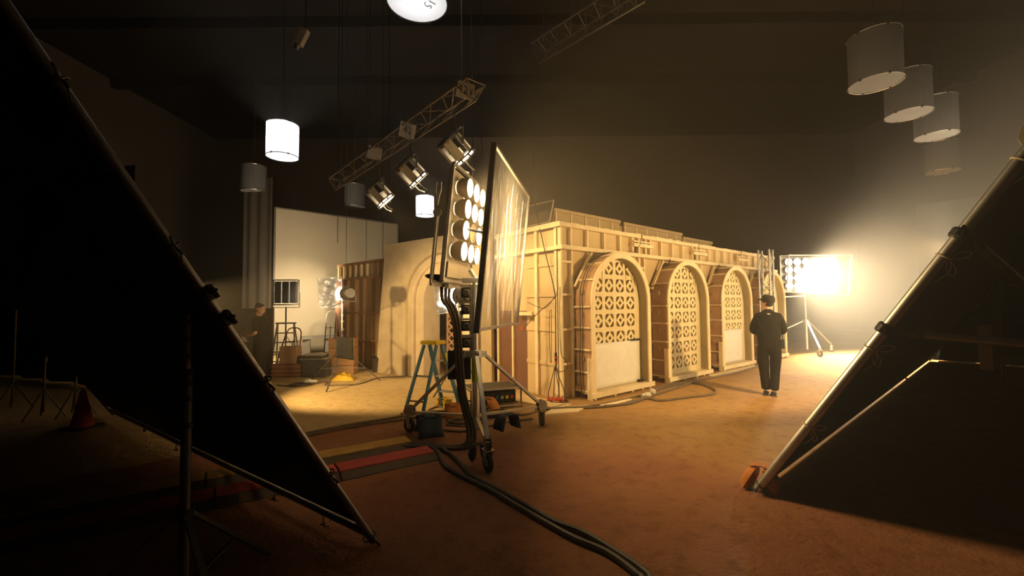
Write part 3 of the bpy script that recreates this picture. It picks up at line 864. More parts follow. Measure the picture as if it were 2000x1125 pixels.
HE = Vector((0.225, 0.974, 0)).normalized()
HN0 = Vector((HE.y, -HE.x, 0))
TAU = math.radians(6)
HN = HN0 * math.cos(TAU) - V(0, 0, 1) * math.sin(TAU)
HW = V(0, 0, 1) * math.cos(TAU) + HN0 * math.sin(TAU)
HC = Vector((-0.615, 5.40, 2.70))
def HD(e, o, w_): return HC + HE * e + HN * o + HW * w_
def lamp_bank(t, HDf, E, Nn, W, cols, rows, pitch, r, lensmat, off=(), depth=0.16, housing='housing', bottom=0.22, side=0.10):
    wid, hei = cols * pitch, rows * pitch
    MB().obox(HDf(0, -0.03, -bottom / 2), E * (wid / 2 + side - 0.02), Nn * 0.02, W * (hei / 2 + bottom / 2 + side * 0.5)).build('back_panel', housing, t)
    mb = MB()
    e0, w0, w1 = wid / 2 + side, hei / 2 + side, -hei / 2 - bottom - 0.02
    for p, q in (((-e0, w0), (e0, w0)), ((e0, w0), (e0, w1)), ((e0, w1), (-e0, w1)), ((-e0, w1), (-e0, w0))):
        mb.bar(HDf(p[0], 0, p[1]), HDf(q[0], 0, q[1]), 0.035, 0.035, Nn)
    mb.build('frame', 'alloy' if housing == 'housing' else housing, t)
    if bottom > 0.05:
        MB().obox(HDf(0, 0.01, -hei / 2 - bottom / 2), E * (wid / 2 + side * 0.6), Nn * 0.025, W * (bottom / 2 - 0.02)).build('ballast_box', housing, t)
    for i in range(cols):
        for j in range(rows):
            c = HDf((i - (cols - 1) / 2) * pitch, 0, ((rows - 1) / 2 - j) * pitch)
            can = MB().lathe(c, Nn, [(0, r * 0.7), (depth * 0.35, r * 1.02), (depth, r * 1.05), (depth, r * 0.98), (depth - 0.02, r * 0.97)], 20).build('lamp_can', housing, t, smooth=True)
            mb = MB()
            if (i, j) in off:
                mb.lathe(c + Nn * (depth - 0.02), Nn, [(0, r * 0.97), (-0.03, r * 0.8), (-0.07, r * 0.4), (-0.08, 0.0)], 20)
            else:
                mb.lathe(c + Nn * (depth - 0.018), Nn, [(0, r * 0.97), (0.010, r * 0.7), (0.015, r * 0.35), (0.016, 0.0)], 20)
            mb.build('lens', M['lens_off'] if (i, j) in off else lensmat, can, smooth=True)
flood = thing('flood_lamp', 'bright twelve lamp tungsten flood head on the wheeled stand', 'studio lamp', HD(0, 0, -0.75))
lamp_bank(flood, HD, HE, HN, HW, 3, 4, 0.255, 0.112, M['lens'], off=((1, 2),), depth=0.15)
mb = MB()
for s in (-1, 1):
    mb.bar(HD(s * 0.52, -0.12, 0.02), HD(s * 0.52, -0.12, -0.80), 0.06, 0.03, HN)
mb.bar(HD(-0.53, -0.12, -0.80), HD(0.53, -0.12, -0.80), 0.06, 0.03, HN)
mb.build('yoke', 'alloy', flood, bevel=0.006)
mb = MB()
for s in (-1, 1):
    mb.tube(smooth_line([HD(-0.55, -0.12, 0.10), HD(-0.56, -0.12 + s * 0.012, 0.20), HD(-0.57, -0.12 + s * 0.03, 0.26), HD(-0.57, -0.12 + s * 0.026, 0.36)], 4), 0.009, 8)
mb.lathe(HD(-0.52, -0.12, 0.02), -HE, [(0, 0.0), (0, 0.05), (0.03, 0.05), (0.03, 0.0)], 16)
mb.build('tilt_lever', 'alloy', flood, smooth=True)
MB().obox(HD(-0.12, -0.06, -0.80), HE * 0.07, HN * 0.03, HW * 0.045).build('terminal_block', 'pale', flood, bevel=0.006)

# diffusion frame clamped in front of the flood
D0, D1, D2, D3 = Vector((-0.169,4.300,3.302)), Vector((0.259,6.240,3.244)), Vector((0.069,6.180,1.393)), Vector((-0.349,4.220,1.413))
dif = thing('diffusion_frame', 'square frame of wrinkled clear diffusion film before the main flood', 'diffusion frame', (D2 + D3) / 2)
DN = (D1 - D0).cross(D3 - D0).normalized()
if DN.x < 0: DN = -DN
def film_pt(u, w_):
    q = (D0 * (1 - u) + D1 * u) * (1 - w_) + (D3 * (1 - u) + D2 * u) * w_
    e = min(u, 1 - u, w_, 1 - w_)
    k = min(1.0, e * 9)
    d_ = u + 0.22 * w_ + 0.05 * math.sin(5 * w_ + 2)
    r_ = 0.012 * math.sin(16 * d_ + 2.4 * math.sin(3 * w_)) + 0.007 * math.sin(43 * (u - 0.16 * w_) + 2 * math.sin(4 * w_ + 1)) + 0.0045 * math.sin(79 * (u + 0.10 * w_) + 3 * math.sin(5 * w_)) + 0.003 * math.sin(131 * (u - 0.05 * w_) + 2 * math.sin(7 * w_ + 2))
    return q + DN * r_ * k
fm = MB().grid(film_pt, 170, 44)
fm.build('film', 'film', dif, smooth=True)
for p, q, nm in ((D0, D1, 'frame_bar'), (D1, D2, 'frame_bar'), (D2, D3, 'frame_bar')):
    MB().bar(p, q, 0.03, 0.03, DN).build(nm, 'steel', dif)
MB().bar(D3 - HW * 0.03, D0 + HW * 0.0, 0.035, 0.055, DN).build('frame_bar', 'dark_metal', dif)
mb = MB()
mb.bar(lerp(D0, D3, 0.49) - DN * 0.02, HD(-0.36, 0.20, -0.13), 0.03, 0.025, HW)
mb.bar(lerp(D0, D3, 0.95) - DN * 0.02, ST + V(0.03, -0.05, 1.9), 0.025, 0.025, HW)
mb.build('support_arm', 'dark_metal', dif)

# feeder cables from the head down the stand
for k, (dx, r) in enumerate(((0.0, 0.022), (0.045, 0.022), (0.085, 0.018))):
    pts = [HD(-0.15 + k * 0.05, -0.10, -0.70), HD(-0.50, -0.16 - k * 0.02, -0.72), ST + V(-0.43 + dx, 0.0, 1.98 - k * 0.03), ST + V(-0.40 + dx, -0.05, 1.74), ST + V(-0.32 + dx, -0.08, 1.62), ST + V(-0.25 + dx * 0.8, -0.10, 1.40), ST + V(-0.22 + dx * 0.8, -0.11, 0.95), ST + V(-0.18 + dx * 0.8, -0.10, 0.55), ST + V(-0.08 + dx, -0.16, 0.16), ST + V(-0.15 + dx, -0.30 - 0.03 * k, 0.03), ST + V(-0.62, -0.22 - 0.05 * k, 0.03), ST + V(-1.0, -0.05 - 0.10 * k, 0.03)]
    cable('feeder_cable', pts, r, 'thick dark cable hanging from the flood head down its stand', 'feeder cables on the main stand')
fb = thing('black_flag', 'small black flag hung on the main stand beside the thick cables', 'flag', ST + V(-0.30, 0.12, 0.72))
MB().obox(ST + V(-0.22, 0.16, 0.90), (0.15, 0, 0), (0, 0.012, 0), (0, 0, 0.185)).build('board', 'black_metal', fb, bevel=0.012)
MB().bar(ST + V(-0.30, 0.15, 1.04), ST + V(-0.03, 0.02, 1.05), 0.015, 0.015).build('hanger', 'dark_metal', fb)

# sandbags round the stand
def onleg(i, f_): return lerp(ST + V(0, 0, 0.30), WH[i] + V(0, 0, 0.27), f_)
sandbag(onleg(1, 0.70) + V(0.02, -0.06, -0.27), 0.35, 0.26, 'navy', 'large navy sandbag hung over the left stand leg')
sandbag(onleg(2, 0.45) + V(0, -0.1, -0.20), -0.9, 0.17, 'navy', 'small navy sandbag hanging from the right stand leg', tilt=0.25)
sandbag(onleg(0, 0.80) + V(-0.07, 0, -0.22), 1.75, 0.15, 'navy', 'narrow navy sandbag on the front stand leg above its wheel', spread=0.06, tilt=0.2)
sandbag((-0.888,6.436,0.000), 0.2, 0.20, 'orange', 'orange sandbag on the ground behind the thick cables', 'orange sandbags')
sandbag((-0.413,6.724,0.000), 1.2, 0.22, 'orange', 'orange sandbag leaning by the right side of the stand column', 'orange sandbags')

# ------------------------------------------------------------------ step ladder
LA, LB, LC, LD = V(-1.66, 6.62, 0), V(-1.36, 6.50, 0), V(-1.16, 7.20, 0), V(-0.86, 7.08, 0)
lad = thing('step_ladder', 'blue fibreglass step ladder with yellow top cap', 'ladder', (LA + LB + LC + LD) / 4)
CT = (LA + LB + LC + LD) / 4 + V(0, 0, 1.08)
wv = (LB - LA).normalized(); sv = (LC - LA).normalized()
top = {}
for nm, foot, a, b in (('A', LA, -1, -1), ('B', LB, 1, -1), ('C', LC, -1, 1), ('D', LD, 1, 1)):
    top[nm] = CT + wv * a * 0.115 + sv * b * 0.055 + V(0, 0, -0.04)
MB().obox(CT, wv * 0.15, sv * 0.10, (0, 0, 0.03)).build('top_cap', 'yellow', lad, bevel=0.012)
for nm, foot in (('A', LA), ('B', LB)):
    MB().bar(foot, top[nm], 0.055, 0.03, wv).build('rear_rail', 'blue_fibre', lad)
for nm, foot in (('C', LC), ('D', LD)):
    MB().bar(foot, top[nm], 0.075, 0.028, wv).build('front_rail', 'blue_fibre', lad)
for k in range(3):
    f_ = 0.25 + 0.25 * k
    MB().obox((lerp(LC, top['C'], f_) + lerp(LD, top['D'], f_)) / 2, (lerp(LD, top['D'], f_) - lerp(LC, top['C'], f_)) / 2 - wv * 0.014, sv * 0.04, (0, 0, 0.012)).build('tread', 'alloy', lad)
for f_ in (0.2, 0.55):
    MB().bar(lerp(LA, top['A'], f_), lerp(LB, top['B'], f_), 0.02, 0.03).build('rear_brace', 'alloy', lad)
stk = MB().obox(lerp(LD, top['D'], 0.78) + wv * 0.0155 - sv * 0.0, (top['D'] - LD).normalized() * 0.10, sv * 0.026, wv * 0.0015)
stk.obox(lerp(LD, top['D'], 0.78) - sv * 0.030, (top['D'] - LD).normalized() * 0.10, wv * 0.013, sv * 0.012)
stk.build('sticker', 'yellow', lad)
for nm, foot in (('A', LA), ('B', LB), ('C', LC), ('D', LD)):
    MB().obox(foot + V(0, 0, 0.02), wv * 0.022, sv * 0.042, (0, 0, 0.02)).build('foot', 'rubber' if nm != 'A' else 'orange', lad)

# ------------------------------------------------------------------ low rack with distribution box behind the stand
rk = thing('equipment_rack', 'low metal rack behind the main stand holding power gear', 'rack', (-0.36, 7.18, 0))
RX, RY = Vector((0.93, 0.36, 0)), Vector((-0.36, 0.93, 0))
def RK(x, y, z): return Vector((-0.36, 7.18, 0)) + RX * x + RY * y + V(0, 0, z)
for sx in (-1, 1):
    for sy in (-1, 1):
        MB().bar(RK(sx * 0.42, sy * 0.28, 0), RK(sx * 0.42, sy * 0.28, 0.33), 0.03, 0.03).build('leg', 'steel', rk)
mb = MB()
for z in (0.32, 0.05):
    for p, q in (((-1, -1), (1, -1)), ((1, -1), (1, 1)), ((1, 1), (-1, 1)), ((-1, 1), (-1, -1))):
        mb.bar(RK(p[0] * 0.42, p[1] * 0.28, z), RK(q[0] * 0.42, q[1] * 0.28, z), 0.03, 0.03)
mb.build('rails', 'steel', rk)
MB().obox(RK(0, 0, 0.315), RX * 0.40, RY * 0.26, (0, 0, 0.006)).build('top_tray', 'dark_metal', rk)
db = thing('power_box', 'black power distribution box with sockets inside the low rack', 'power box', RK(0.12, -0.05, 0.07))
MB().obox(RK(0.08, -0.05, 0.17), RX * 0.28, RY * 0.15, (0, 0, 0.105)).build('case', 'black_metal', db, bevel=0.01)
for k, m_ in enumerate(('alloy', 'red_plug', 'gel_blue' if 'gel_blue' in M else 'blue_fibre', 'alloy', 'yellow', 'red_plug')):
    q = RK(-0.14 + k * 0.085, -0.205, 0.17)
    MB().lathe(q, -RY, [(0, 0.0), (0, 0.028), (0.02, 0.028), (0.02, 0.018), (0.01, 0.018), (0.01, 0.0)], 12).build('socket', m_, db)
def coil(c, r, n, thick, label, material='cable', group=None, seed=1, name='cable_coil', flat=0.35):
    rnd = random.Random(seed)
    c = Vector(c)
    pts = []
    for k in range(n * 10):
        th = 2 * math.pi * k / 10
        rr = r * (0.75 + 0.3 * rnd.random())
        pts.append(c + V(rr * math.cos(th), rr * math.sin(th) * 0.8, thick + (k / (n * 10)) * thick * 2 * n * flat + thick * 0.4 * rnd.random()))
    o = MB().tube(smooth_line(pts, 3), thick, 6).build(name, material, smooth=True, loc=c)
    return tag(o, label, 'cable', group)
coil((-0.230,6.472,0.000), 0.17, 7, 0.014, 'dark heap of coiled cable in front of the low rack', 'dusty_cable', seed=3)
coil((-0.704,6.152,0.000), 0.22, 3, 0.014, 'loose cable coil on the ground behind the left stand leg', 'dusty_cable', seed=5)
coil((0.783,7.382,0.000), 0.16, 3, 0.009, 'thin cable coil at the foot of the house corner', 'cable', seed=8)
yb = sandbag((-1.124,7.120,0.000), 0.6, 0.14, 'yellow_cloth', 'small yellow bag on the ground behind the step ladder', 'yellow bags')

# ------------------------------------------------------------------ cable protectors (black ramps with coloured lids)
CD = Vector((-0.83714, -0.54699, 0)); CN = Vector((-0.54699, 0.83714, 0))
P0 = Vector((-0.865, 4.796, 0))
def protector(s0, off, lid, label):
    t = thing('cable_protector', label, 'cable ramp', P0 + CD * (s0 + 0.5) + CN * (off + 0.115), 'cable protectors by the left cloth frame')
    def sec(s): return [P0 + CD * s + CN * (off + q) + V(0, 0, z) for q, z in ((-0.13, 0.0), (-0.125, 0.008), (-0.005, 0.052), (0.235, 0.052), (0.355, 0.008), (0.36, 0.0))]
    n_ = 1.0 - 0.012
    MB().prism(sec(s0), CD * n_).build('ramp_body', 'rubber_ramp', t)
    mb = MB()
    rnd = random.Random(int(s0 * 10 + off * 100))
    k = 16
    fr = [0.0 - 0.018 * rnd.random() for _ in range(k + 1)]
    a = [P0 + CD * (s0 + 0.004 + (n_ - 0.008) * i / k) + CN * (off + fr[i]) + V(0, 0, 0.050) for i in range(k + 1)]
    b = [P0 + CD * (s0 + 0.004 + (n_ - 0.008) * i / k) + CN * (off + 0.232) + V(0, 0, 0.050) for i in range(k + 1)]
    mb.strip(a, b, (0, 0, 0.010))
    mb.build('lid', lid, t)
M['rubber_ramp'] = mat('ramp_rubber', (0.10, 0.075, 0.05), (0.07, 0.05, 0.035), 8.0, 0.75, bump=0.2)
ordn = ('at the right end of its row', 'second from the right end of its row', 'third from the right, partly behind the left cloth frame', 'fourth from the right, behind the left cloth frame')
for k in range(4):
    protector(0.0 + k, 0.0, 'red_lid', 'black cable ramp with red lid, ' + ordn[k])
for k in range(4):
    protector(0.08 + k, 0.5, 'yellow_lid', 'black cable ramp with yellow lid, ' + ordn[k])

# ------------------------------------------------------------------ cables on the ground
def ground(name, r, label, group, pts, material='dusty_cable'):
    return cable(name, [Vector((x, y, max(z, r))) for x, y, z in pts], r, label, group, material)
ground('ground_cable', 0.022, 'thick dark cable curving across the near floor, outer of the pair', 'thick cables across the near floor', [(-1.254,5.270,0.022),(-0.890,4.964,0.022),(-0.710,4.488,0.022),(-0.509,4.216,0.022),(-0.221,3.897,0.022),(0.026,3.569,0.022),(0.235,3.301,0.022),(0.415,3.084,0.022),(0.609,2.905,0.022),(0.732,2.685,0.022),(0.754,2.534,0.022),(0.652,1.767,0.022)], 'cable')
ground('ground_cable', 0.022, 'thick dark cable looping over the near floor, inner of the pair', 'thick cables across the near floor', [(-1.137,5.078,0.022),(-0.953,5.147,0.022),(-0.706,4.824,0.022),(-0.508,4.427,0.022),(-0.381,4.164,0.022),(-0.152,3.896,0.022),(0.109,3.568,0.022),(0.301,3.315,0.022),(0.498,3.150,0.022),(0.664,2.922,0.022),(0.801,2.685,0.022),(0.806,2.533,0.022),(0.793,1.765,0.022)], 'cable')
ground('ground_cable', 0.018, 'far cable of the two running left of the step ladder', 'cables left of the ladder', [(-3.022,5.332,0.018),(-2.700,5.638,0.018),(-2.287,6.032,0.018),(-1.815,6.368,0.018),(-1.474,6.688,0.018),(-0.978,6.799,0.018),(-0.342,6.910,0.018)])
ground('ground_cable', 0.018, 'near cable of the two running left of the step ladder', 'cables left of the ladder', [(-2.914,5.250,0.018),(-2.635,5.570,0.018),(-2.213,5.929,0.018),(-1.738,6.226,0.018),(-1.375,6.411,0.018),(-0.928,6.455,0.018),(-0.480,6.560,0.018)])
ground('ground_cable', 0.020, 'cable lying along the foot of the arcade from corner to tower', 'cables along the arcade', [(0.344,6.809,0.020),(0.876,6.891,0.020),(1.333,6.943,0.020),(1.792,7.140,0.020),(2.341,7.631,0.020),(3.016,8.293,0.020),(4.054,9.318,0.020),(5.345,10.313,0.020),(6.468,11.380,0.020)])
ground('ground_cable', 0.020, 'cable curling out in a wide loop before the second arch', 'cables along the arcade', [(1.469,7.008,0.020),(1.927,7.172,0.020),(2.315,7.549,0.020),(2.506,7.380,0.020),(3.031,7.603,0.020),(3.589,7.841,0.020),(3.827,8.207,0.020),(3.848,8.731,0.020),(3.661,9.029,0.020),(3.230,8.874,0.020),(2.647,8.210,0.020)])
ground('ground_cable', 0.016, 'thin cable running close to the arch feet', 'cables along the arcade', [(0.716,6.914,0.016),(1.226,7.034,0.016),(1.768,7.388,0.016),(2.349,7.868,0.016),(2.999,8.521,0.016),(3.670,9.051,0.016),(4.573,9.714,0.016),(5.812,10.722,0.016)])
ground('ground_cable', 0.014, 'cable trailing from the right stand wheel to the house corner', 'cables by the stand', [(-0.136,6.753,0.014),(0.137,6.524,0.014),(0.380,6.735,0.014),(0.683,6.993,0.014),(0.874,7.202,0.014)])
ground('ground_cable', 0.014, 'cable bunching on the ground beneath the low rack', 'cables by the stand', [(-1.041,5.810,0.014),(-0.687,5.705,0.014),(-0.463,5.840,0.014),(-0.263,5.982,0.014),(-0.016,6.185,0.014),(0.279,6.286,0.014)])
ground('ground_cable', 0.012, 'slack cable trailing below the ladder treads', 'cables by the stand', [(-1.334,6.904,0.012),(-1.206,7.107,0.012),(-0.923,6.693,0.012),(-0.667,6.499,0.012),(-0.418,6.205,0.012),(-0.576,5.949,0.012),(-0.936,6.011,0.012)])
plg = thing('cable_connector', 'pair of pale cable connectors on the floor before the first arch', 'connector', (2.455,7.765,0.000))
for q, a in (((2.356,7.683,0.000), 0.3), ((2.581,7.982,0.000), 1.5)):
    q = Vector(q); d = V(math.cos(a), math.sin(a), 0)
    MB().lathe(q + V(0, 0, 0.05) - d * 0.08, d, [(0, 0.0), (0, 0.028), (0.05, 0.034), (0.06, 0.046), (0.16, 0.046), (0.165, 0.03), (0.14, 0.0)], 14).build('plug', 'pale', plg, smooth=True)

# ------------------------------------------------------------------ hanging cable and plugs at the house corner
cable('drop_cable', [(0.470,8.600,4.726), (0.467,8.200,3.604), (0.581,7.750,2.729), (0.733,7.420,1.899), (0.743,7.400,1.441), (0.739,7.400,0.829)], 0.011, 'dark power cable slanting down past the end wall to the corner', material='cable')
dc = thing('drop_connector', 'black and red power connector hanging at the house corner', 'connector', (0.737,7.400,0.655))
q0, q1 = Vector((0.740,7.400,0.847)), Vector((0.741,7.400,0.638))
dz = q1 - q0
MB().tube([q0, q0 + dz * 0.05, q0 + dz * 0.3, q0 + dz * 0.32, q0 + dz * 0.55, q0 + dz * 0.6, q1], 0.02, 12, rs=[0.012, 0.022, 0.022, 0.026, 0.026, 0.021, 0.013]).build('body', 'black_metal', dc, smooth=True)
for f_ in (0.38, 0.72):
    MB().cyl(q0 + dz * f_, q0 + dz * (f_ + 0.14), 0.0275, n=14).build('collar', 'red_plug', dc, smooth=True)
for k, (x, y) in enumerate(((1075, 782), (1083, 784), (1088, 786), (1096, 783))):
    cable('tail_cable', [(0.741,7.400,0.646), lerp((0.739,7.400,0.481), (0.5 + 0.1 * k, 7.3, 0.9), 0.15), lerp((0.741,7.400,0.646), (0.727,7.423,0.000), 0.75) + V(-0.12 + 0.09 * k, 0, 0), Vector((-0.0, 0, 0)) + lerp((0.617,7.466,0.000), (0.844,7.457,0.000), k / 3) + V(0, 0, 0.06)], 0.007, 'thin cable fanning down from the corner connector to red plugs', 'tail cables at the corner')
for k in range(4):
    q = lerp((0.613,7.427,0.000), (0.840,7.418,0.000), k / 3) + V(0, 0, 0.0)
    pg = MB().lathe(q + V(0, 0, 0.0), (0, 0, 1), [(0, 0.0), (0, 0.034), (0.05, 0.034), (0.052, 0.026), (0.085, 0.02), (0.085, 0.0)], 12).build('red_socket', 'red_plug', smooth=True, loc=q)
    tag(pg, 'red power plug standing at the foot of the house corner', 'plug', 'red plugs at the corner')
for pts, lb in (([(0.796,7.420,1.952), (0.732,7.420,1.793), (0.568,7.750,1.599), (0.283,8.000,1.714)], 'thin cable sagging from the corner tie leftward along the end wall'),
                ([(0.794,7.420,1.837), (0.676,7.600,1.707), (0.460,7.800,1.507), (0.239,7.950,1.261)], 'thin cable drooping from the corner to a red plug'),
                ([(0.835,7.450,1.971), (0.819,7.450,1.439), (0.837,7.450,0.823), (0.932,7.450,0.690), (0.921,7.450,0.542), (0.777,7.420,0.521), (0.753,7.420,0.696)], 'thin cable looping beside the corner post'),
                ([(0.661,7.550,1.572), (0.647,7.550,1.170), (0.659,7.550,0.724), (0.677,7.550,0.689), (0.683,7.550,1.169), (0.688,7.550,1.581)], 'thin doubled cord hanging on the end wall')):
    cable('wall_cable', pts, 0.006, lb, 'thin cables on the end wall')
rp = Vector((0.211,7.970,1.241))
tag(MB().lathe(rp, (-0.6, -0.4, -0.2), [(0, 0.0), (0, 0.02), (0.05, 0.026), (0.05, 0.0)], 10).build('red_plug', 'red_plug', smooth=True, loc=rp), 'red plug on the thin cable end against the end wall', 'plug')
# cables draped over the first and second arch
for ac, w_, lb in ((AC[0], 0.0, 'dark cable draped over the barrel of the nearest arch'), (AC[0], 0.06, 'second dark cable draped beside it over the nearest arch')):
    pts = []
    for th in (95, 120, 145, 165, 180):
        th = math.radians(th)
        pts.append(B(ac + 0.935 * math.cos(th), -0.22 + w_, ZS + 0.935 * math.sin(th)))
    pts += [B(ac - 0.945, -0.23 + w_, 1.2), B(ac - 0.945, -0.21 + w_, 0.6), B(ac - 0.945, -0.24 + w_, 0.02)]
    cable('draped_cable', pts, 0.008, lb, 'cables over the nearest arch')
cable('draped_cable', [B(2.30, -0.06, 2.30), B(2.55, -0.10, 2.05), B(2.85, -0.12, 2.08), B(3.15, -0.12, 2.35), B(3.40, -0.11, 2.66)], 0.01, 'slack cable swagged between the first and second arches')
cable('draped_cable', [B(4.90, -0.06, 2.25), B(5.15, -0.10, 2.10), B(5.45, -0.12, 2.25), B(5.75, -0.11, 2.66)], 0.01, 'slack cable swagged between the second and third arches')
cable('draped_cable', [B(1.85, -0.05, 2.72), B(2.10, -0.06, 2.74), B(2.28, -0.07, 2.88), B(2.34, -0.07, 3.0)], 0.006, 'thin cable rising to the joint board over the nearest arch')
# ------------------------------------------------------------------ big leaning cloth frames
def big_frame(P, bd, nv, lean, rise, width, tmax, pipe_r, label, gap, bottom_pipe=True, pipe_mat='steel'):
    P, bd, nv = Vector(P), Vector(bd).normalized(), Vector(nv).normalized()
    up = (-nv * lean + V(0, 0, rise))
    def pt(s, t, o=0.0): return P + bd * s + up * t + N * o
    N = bd.cross(up).normalized()
    if N.y < 0: N = -N           # pointing away, towards the set
    t = thing('cloth_frame', label, 'cloth frame', P + bd * width * 0.5)
    def bar(p, q, nm='frame_pipe'): MB().cyl(p, q, pipe_r, n=14).build(nm, pipe_mat, t, smooth=True)
    z0 = pipe_r / up.z
    bar(pt(0, z0), pt(0, tmax)); bar(pt(width, z0), pt(width, tmax))
    bar(pt(0, tmax), pt(width, tmax))
    if bottom_pipe: bar(pt(0.0, 0.036), pt(width, 0.036))
    g = gap / up.z
    def cl(o, amp, ph, inset=0.03):
        def fn(u, w_):
            k = min(1, 8 * min(u, 1 - u, w_, 1 - w_))
            return pt(inset + (width - 2 * inset) * u, g + (tmax - g - 0.02) * w_, o + amp * k * math.sin(7 * u + 5 * w_ + ph) * math.sin(9 * w_ + 3 * u))
        return MB().grid(fn, 30, 16)
    cl(0.0, 0.012, 0.3, 0.008).build('black_backing', 'black_cloth', t, smooth=True)
    cl(0.03, 0.012, 0.3, 0.03).build('white_face', 'white_cloth', t, smooth=True)
    return t, pt, up.normalized(), bd, N
LF, lpt, lup, lbd, lN = big_frame((-0.968, 3.068, 0), (-0.81699, 0.57665, 0), (0.57665, 0.81699, 0), 1.73, 2.81, 6.36, 1.75, 0.026,
    'huge black cloth frame leaning over the left foreground', 0.165, pipe_mat='gunmetal')
for t_, nm in ((0.21, ''), (0.439, ''), (0.695, ''), (0.927, '')):
    tie(lpt(0, t_), lup, -lbd, 0.07, 'black_metal', LF)
for s in (0.55, 1.3, 2.3, 3.6):
    tie(lpt(s, 0.012), lbd, V(0, -0.3, -0.2) + lN * -0.5, 0.05, 'black_metal', LF)
tie(lpt(0.02, 0.02), lup, -lbd, 0.08, 'black_metal', LF)
clamp(lpt(0, 0.565), lup, -lbd, label='lower black pipe clamp on the left cloth frame edge', group='clamps on the left frame')
clamp(lpt(0, 0.612), lup, -lbd, label='upper black pipe clamp on the left cloth frame edge', group='clamps on the left frame')

RF, rpt, rup, rbd, rN = big_frame((2.109, 3.829, 0), (0.75449, 0.65631, 0), (-0.65631, 0.75449, 0), 1.62, 2.57, 12.49, 1.75, 0.038,
    'long black cloth frame leaning over the right foreground', 0.022, bottom_pipe=False)
for t_, ln in ((0.257, 0.11), (0.51, 0.13), (0.76, 0.13), (0.98, 0.10)):
    tie(rpt(0, t_), rup, -rN, ln, 'rope', RF)
for t_ in (0.03,):
    tie(rpt(0, t_), rup, -rbd, 0.05, 'black_metal', RF)
clamp(rpt(0, 0.567), rup, -rbd, label='lower black pipe clamp on the right cloth frame edge', group='clamps on the right frame')
clamp(rpt(0, 0.815), rup, -rbd, label='upper black pipe clamp on the right cloth frame edge', group='clamps on the right frame')
def strut(p, q, label):
    p, q = Vector(p), Vector(q)
    t = thing('brace_pole', label, 'pole', q, 'brace poles of the right frame')
    d = (q - p).normalized()
    MB().cyl(p + d * 0.16, q, 0.030, n=14).build('tube', 'steel', t, smooth=True)
    MB().tube([p + d * 0.05, p + d * 0.10, p + d * 0.12, p + d * 0.18, p + d * 0.185], 0.02, 12, rs=[0.012, 0.014, 0.032, 0.034, 0.031]).build('end_fitting', 'dark_metal', t, smooth=True)
s1 = rpt(0, 0.815, -0.04); s2 = rpt(0, 0.567, -0.04)
e1 = Vector((3.753,3.150,1.771)); e2 = Vector((3.491,2.950,1.358))
strut(s1, s1 + (e1 - s1) * 3.9, 'steel brace pole running down from the upper clamp at right')
strut(s2, s2 + (e2 - s2) * 3.2, 'steel brace pole running near level from the lower clamp at right')
sandbag((2.204,3.900,0.000), 0.9, 0.20, 'orange', 'orange sandbag at the foot of the right cloth frame', 'orange sandbags', spread=0.08)
pp = thing('pale_flag', 'pale cloth corner tied above the right cloth frame', 'cloth', (3.323,2.750,2.690))
MB().prism([Vector((3.322,2.750,2.788)), Vector((3.255,2.720,2.695)), Vector((3.264,2.700,2.628)), Vector((3.395,2.700,2.587)), Vector((3.470,2.750,2.807))], (0, 0.004, 0)).build('cloth', 'grey_cloth', pp)

# dark stand behind the left cloth frame
ds = Vector((-1.726,2.300,0.257)); ds = V(ds.x, ds.y, 0)
dst = thing('dark_stand', 'dark telescoping stand at the left front bracing the cloth frame', 'stand', ds)
MB().cyl(ds + V(0, 0, 0.1), ds + V(0, 0, 1.30), 0.024, n=14).build('lower_tube', 'dark_metal', dst, smooth=True)
MB().cyl(ds + V(0, 0, 1.30), ds + V(0, 0, 1.62), 0.017, n=14).build('upper_tube', 'steel', dst, smooth=True)
for z, r in ((1.02, 0.033), (1.16, 0.027), (1.24, 0.027), (1.30, 0.030), (1.38, 0.023), (1.47, 0.022), (1.56, 0.021)):
    MB().lathe(ds + V(0, 0, z), (0, 0, 1), [(0, r * 0.7), (0.004, r), (0.026, r), (0.03, r * 0.7)], 14).build('collar', 'black_metal' if z < 1.35 else 'dark_metal', dst, smooth=True)
for z in (1.04, 1.18, 1.32):
    k_ = MB().cyl(ds + V(-0.02, -0.01, z), ds + V(-0.075, -0.03, z), 0.006, n=8)
    k_.ball(ds + V(-0.08, -0.032, z), 0.014, n=10, m=6)
    k_.build('knob', 'black_metal', dst, smooth=True)
for i, (dx, dy) in enumerate(((0.55, -0.42), (-0.62, -0.20), (0.10, 0.62))):
    MB().bar(ds + V(dx * 0.04, dy * 0.04, 0.58), ds + V(dx, dy, 0.02), 0.03, 0.018).build('leg', 'dark_metal', dst)
    MB().bar(ds + V(0, 0, 0.18), ds + V(dx * 0.55, dy * 0.55, 0.28), 0.02, 0.012).build('leg_brace', 'dark_metal', dst)
MB().lathe(ds + V(0, 0, 0.55), (0, 0, 1), [(0, 0.024), (0, 0.04), (0.05, 0.04), (0.05, 0.024)], 14).build('leg_collar', 'black_metal', dst)
hd_ = MB().obox(ds + V(0.0, 0.02, 1.645), (0.02, 0, 0), (0, 0.045, 0), (0, 0, 0.028))
hd_.build('grip_head', 'black_metal', dst, bevel=0.008)

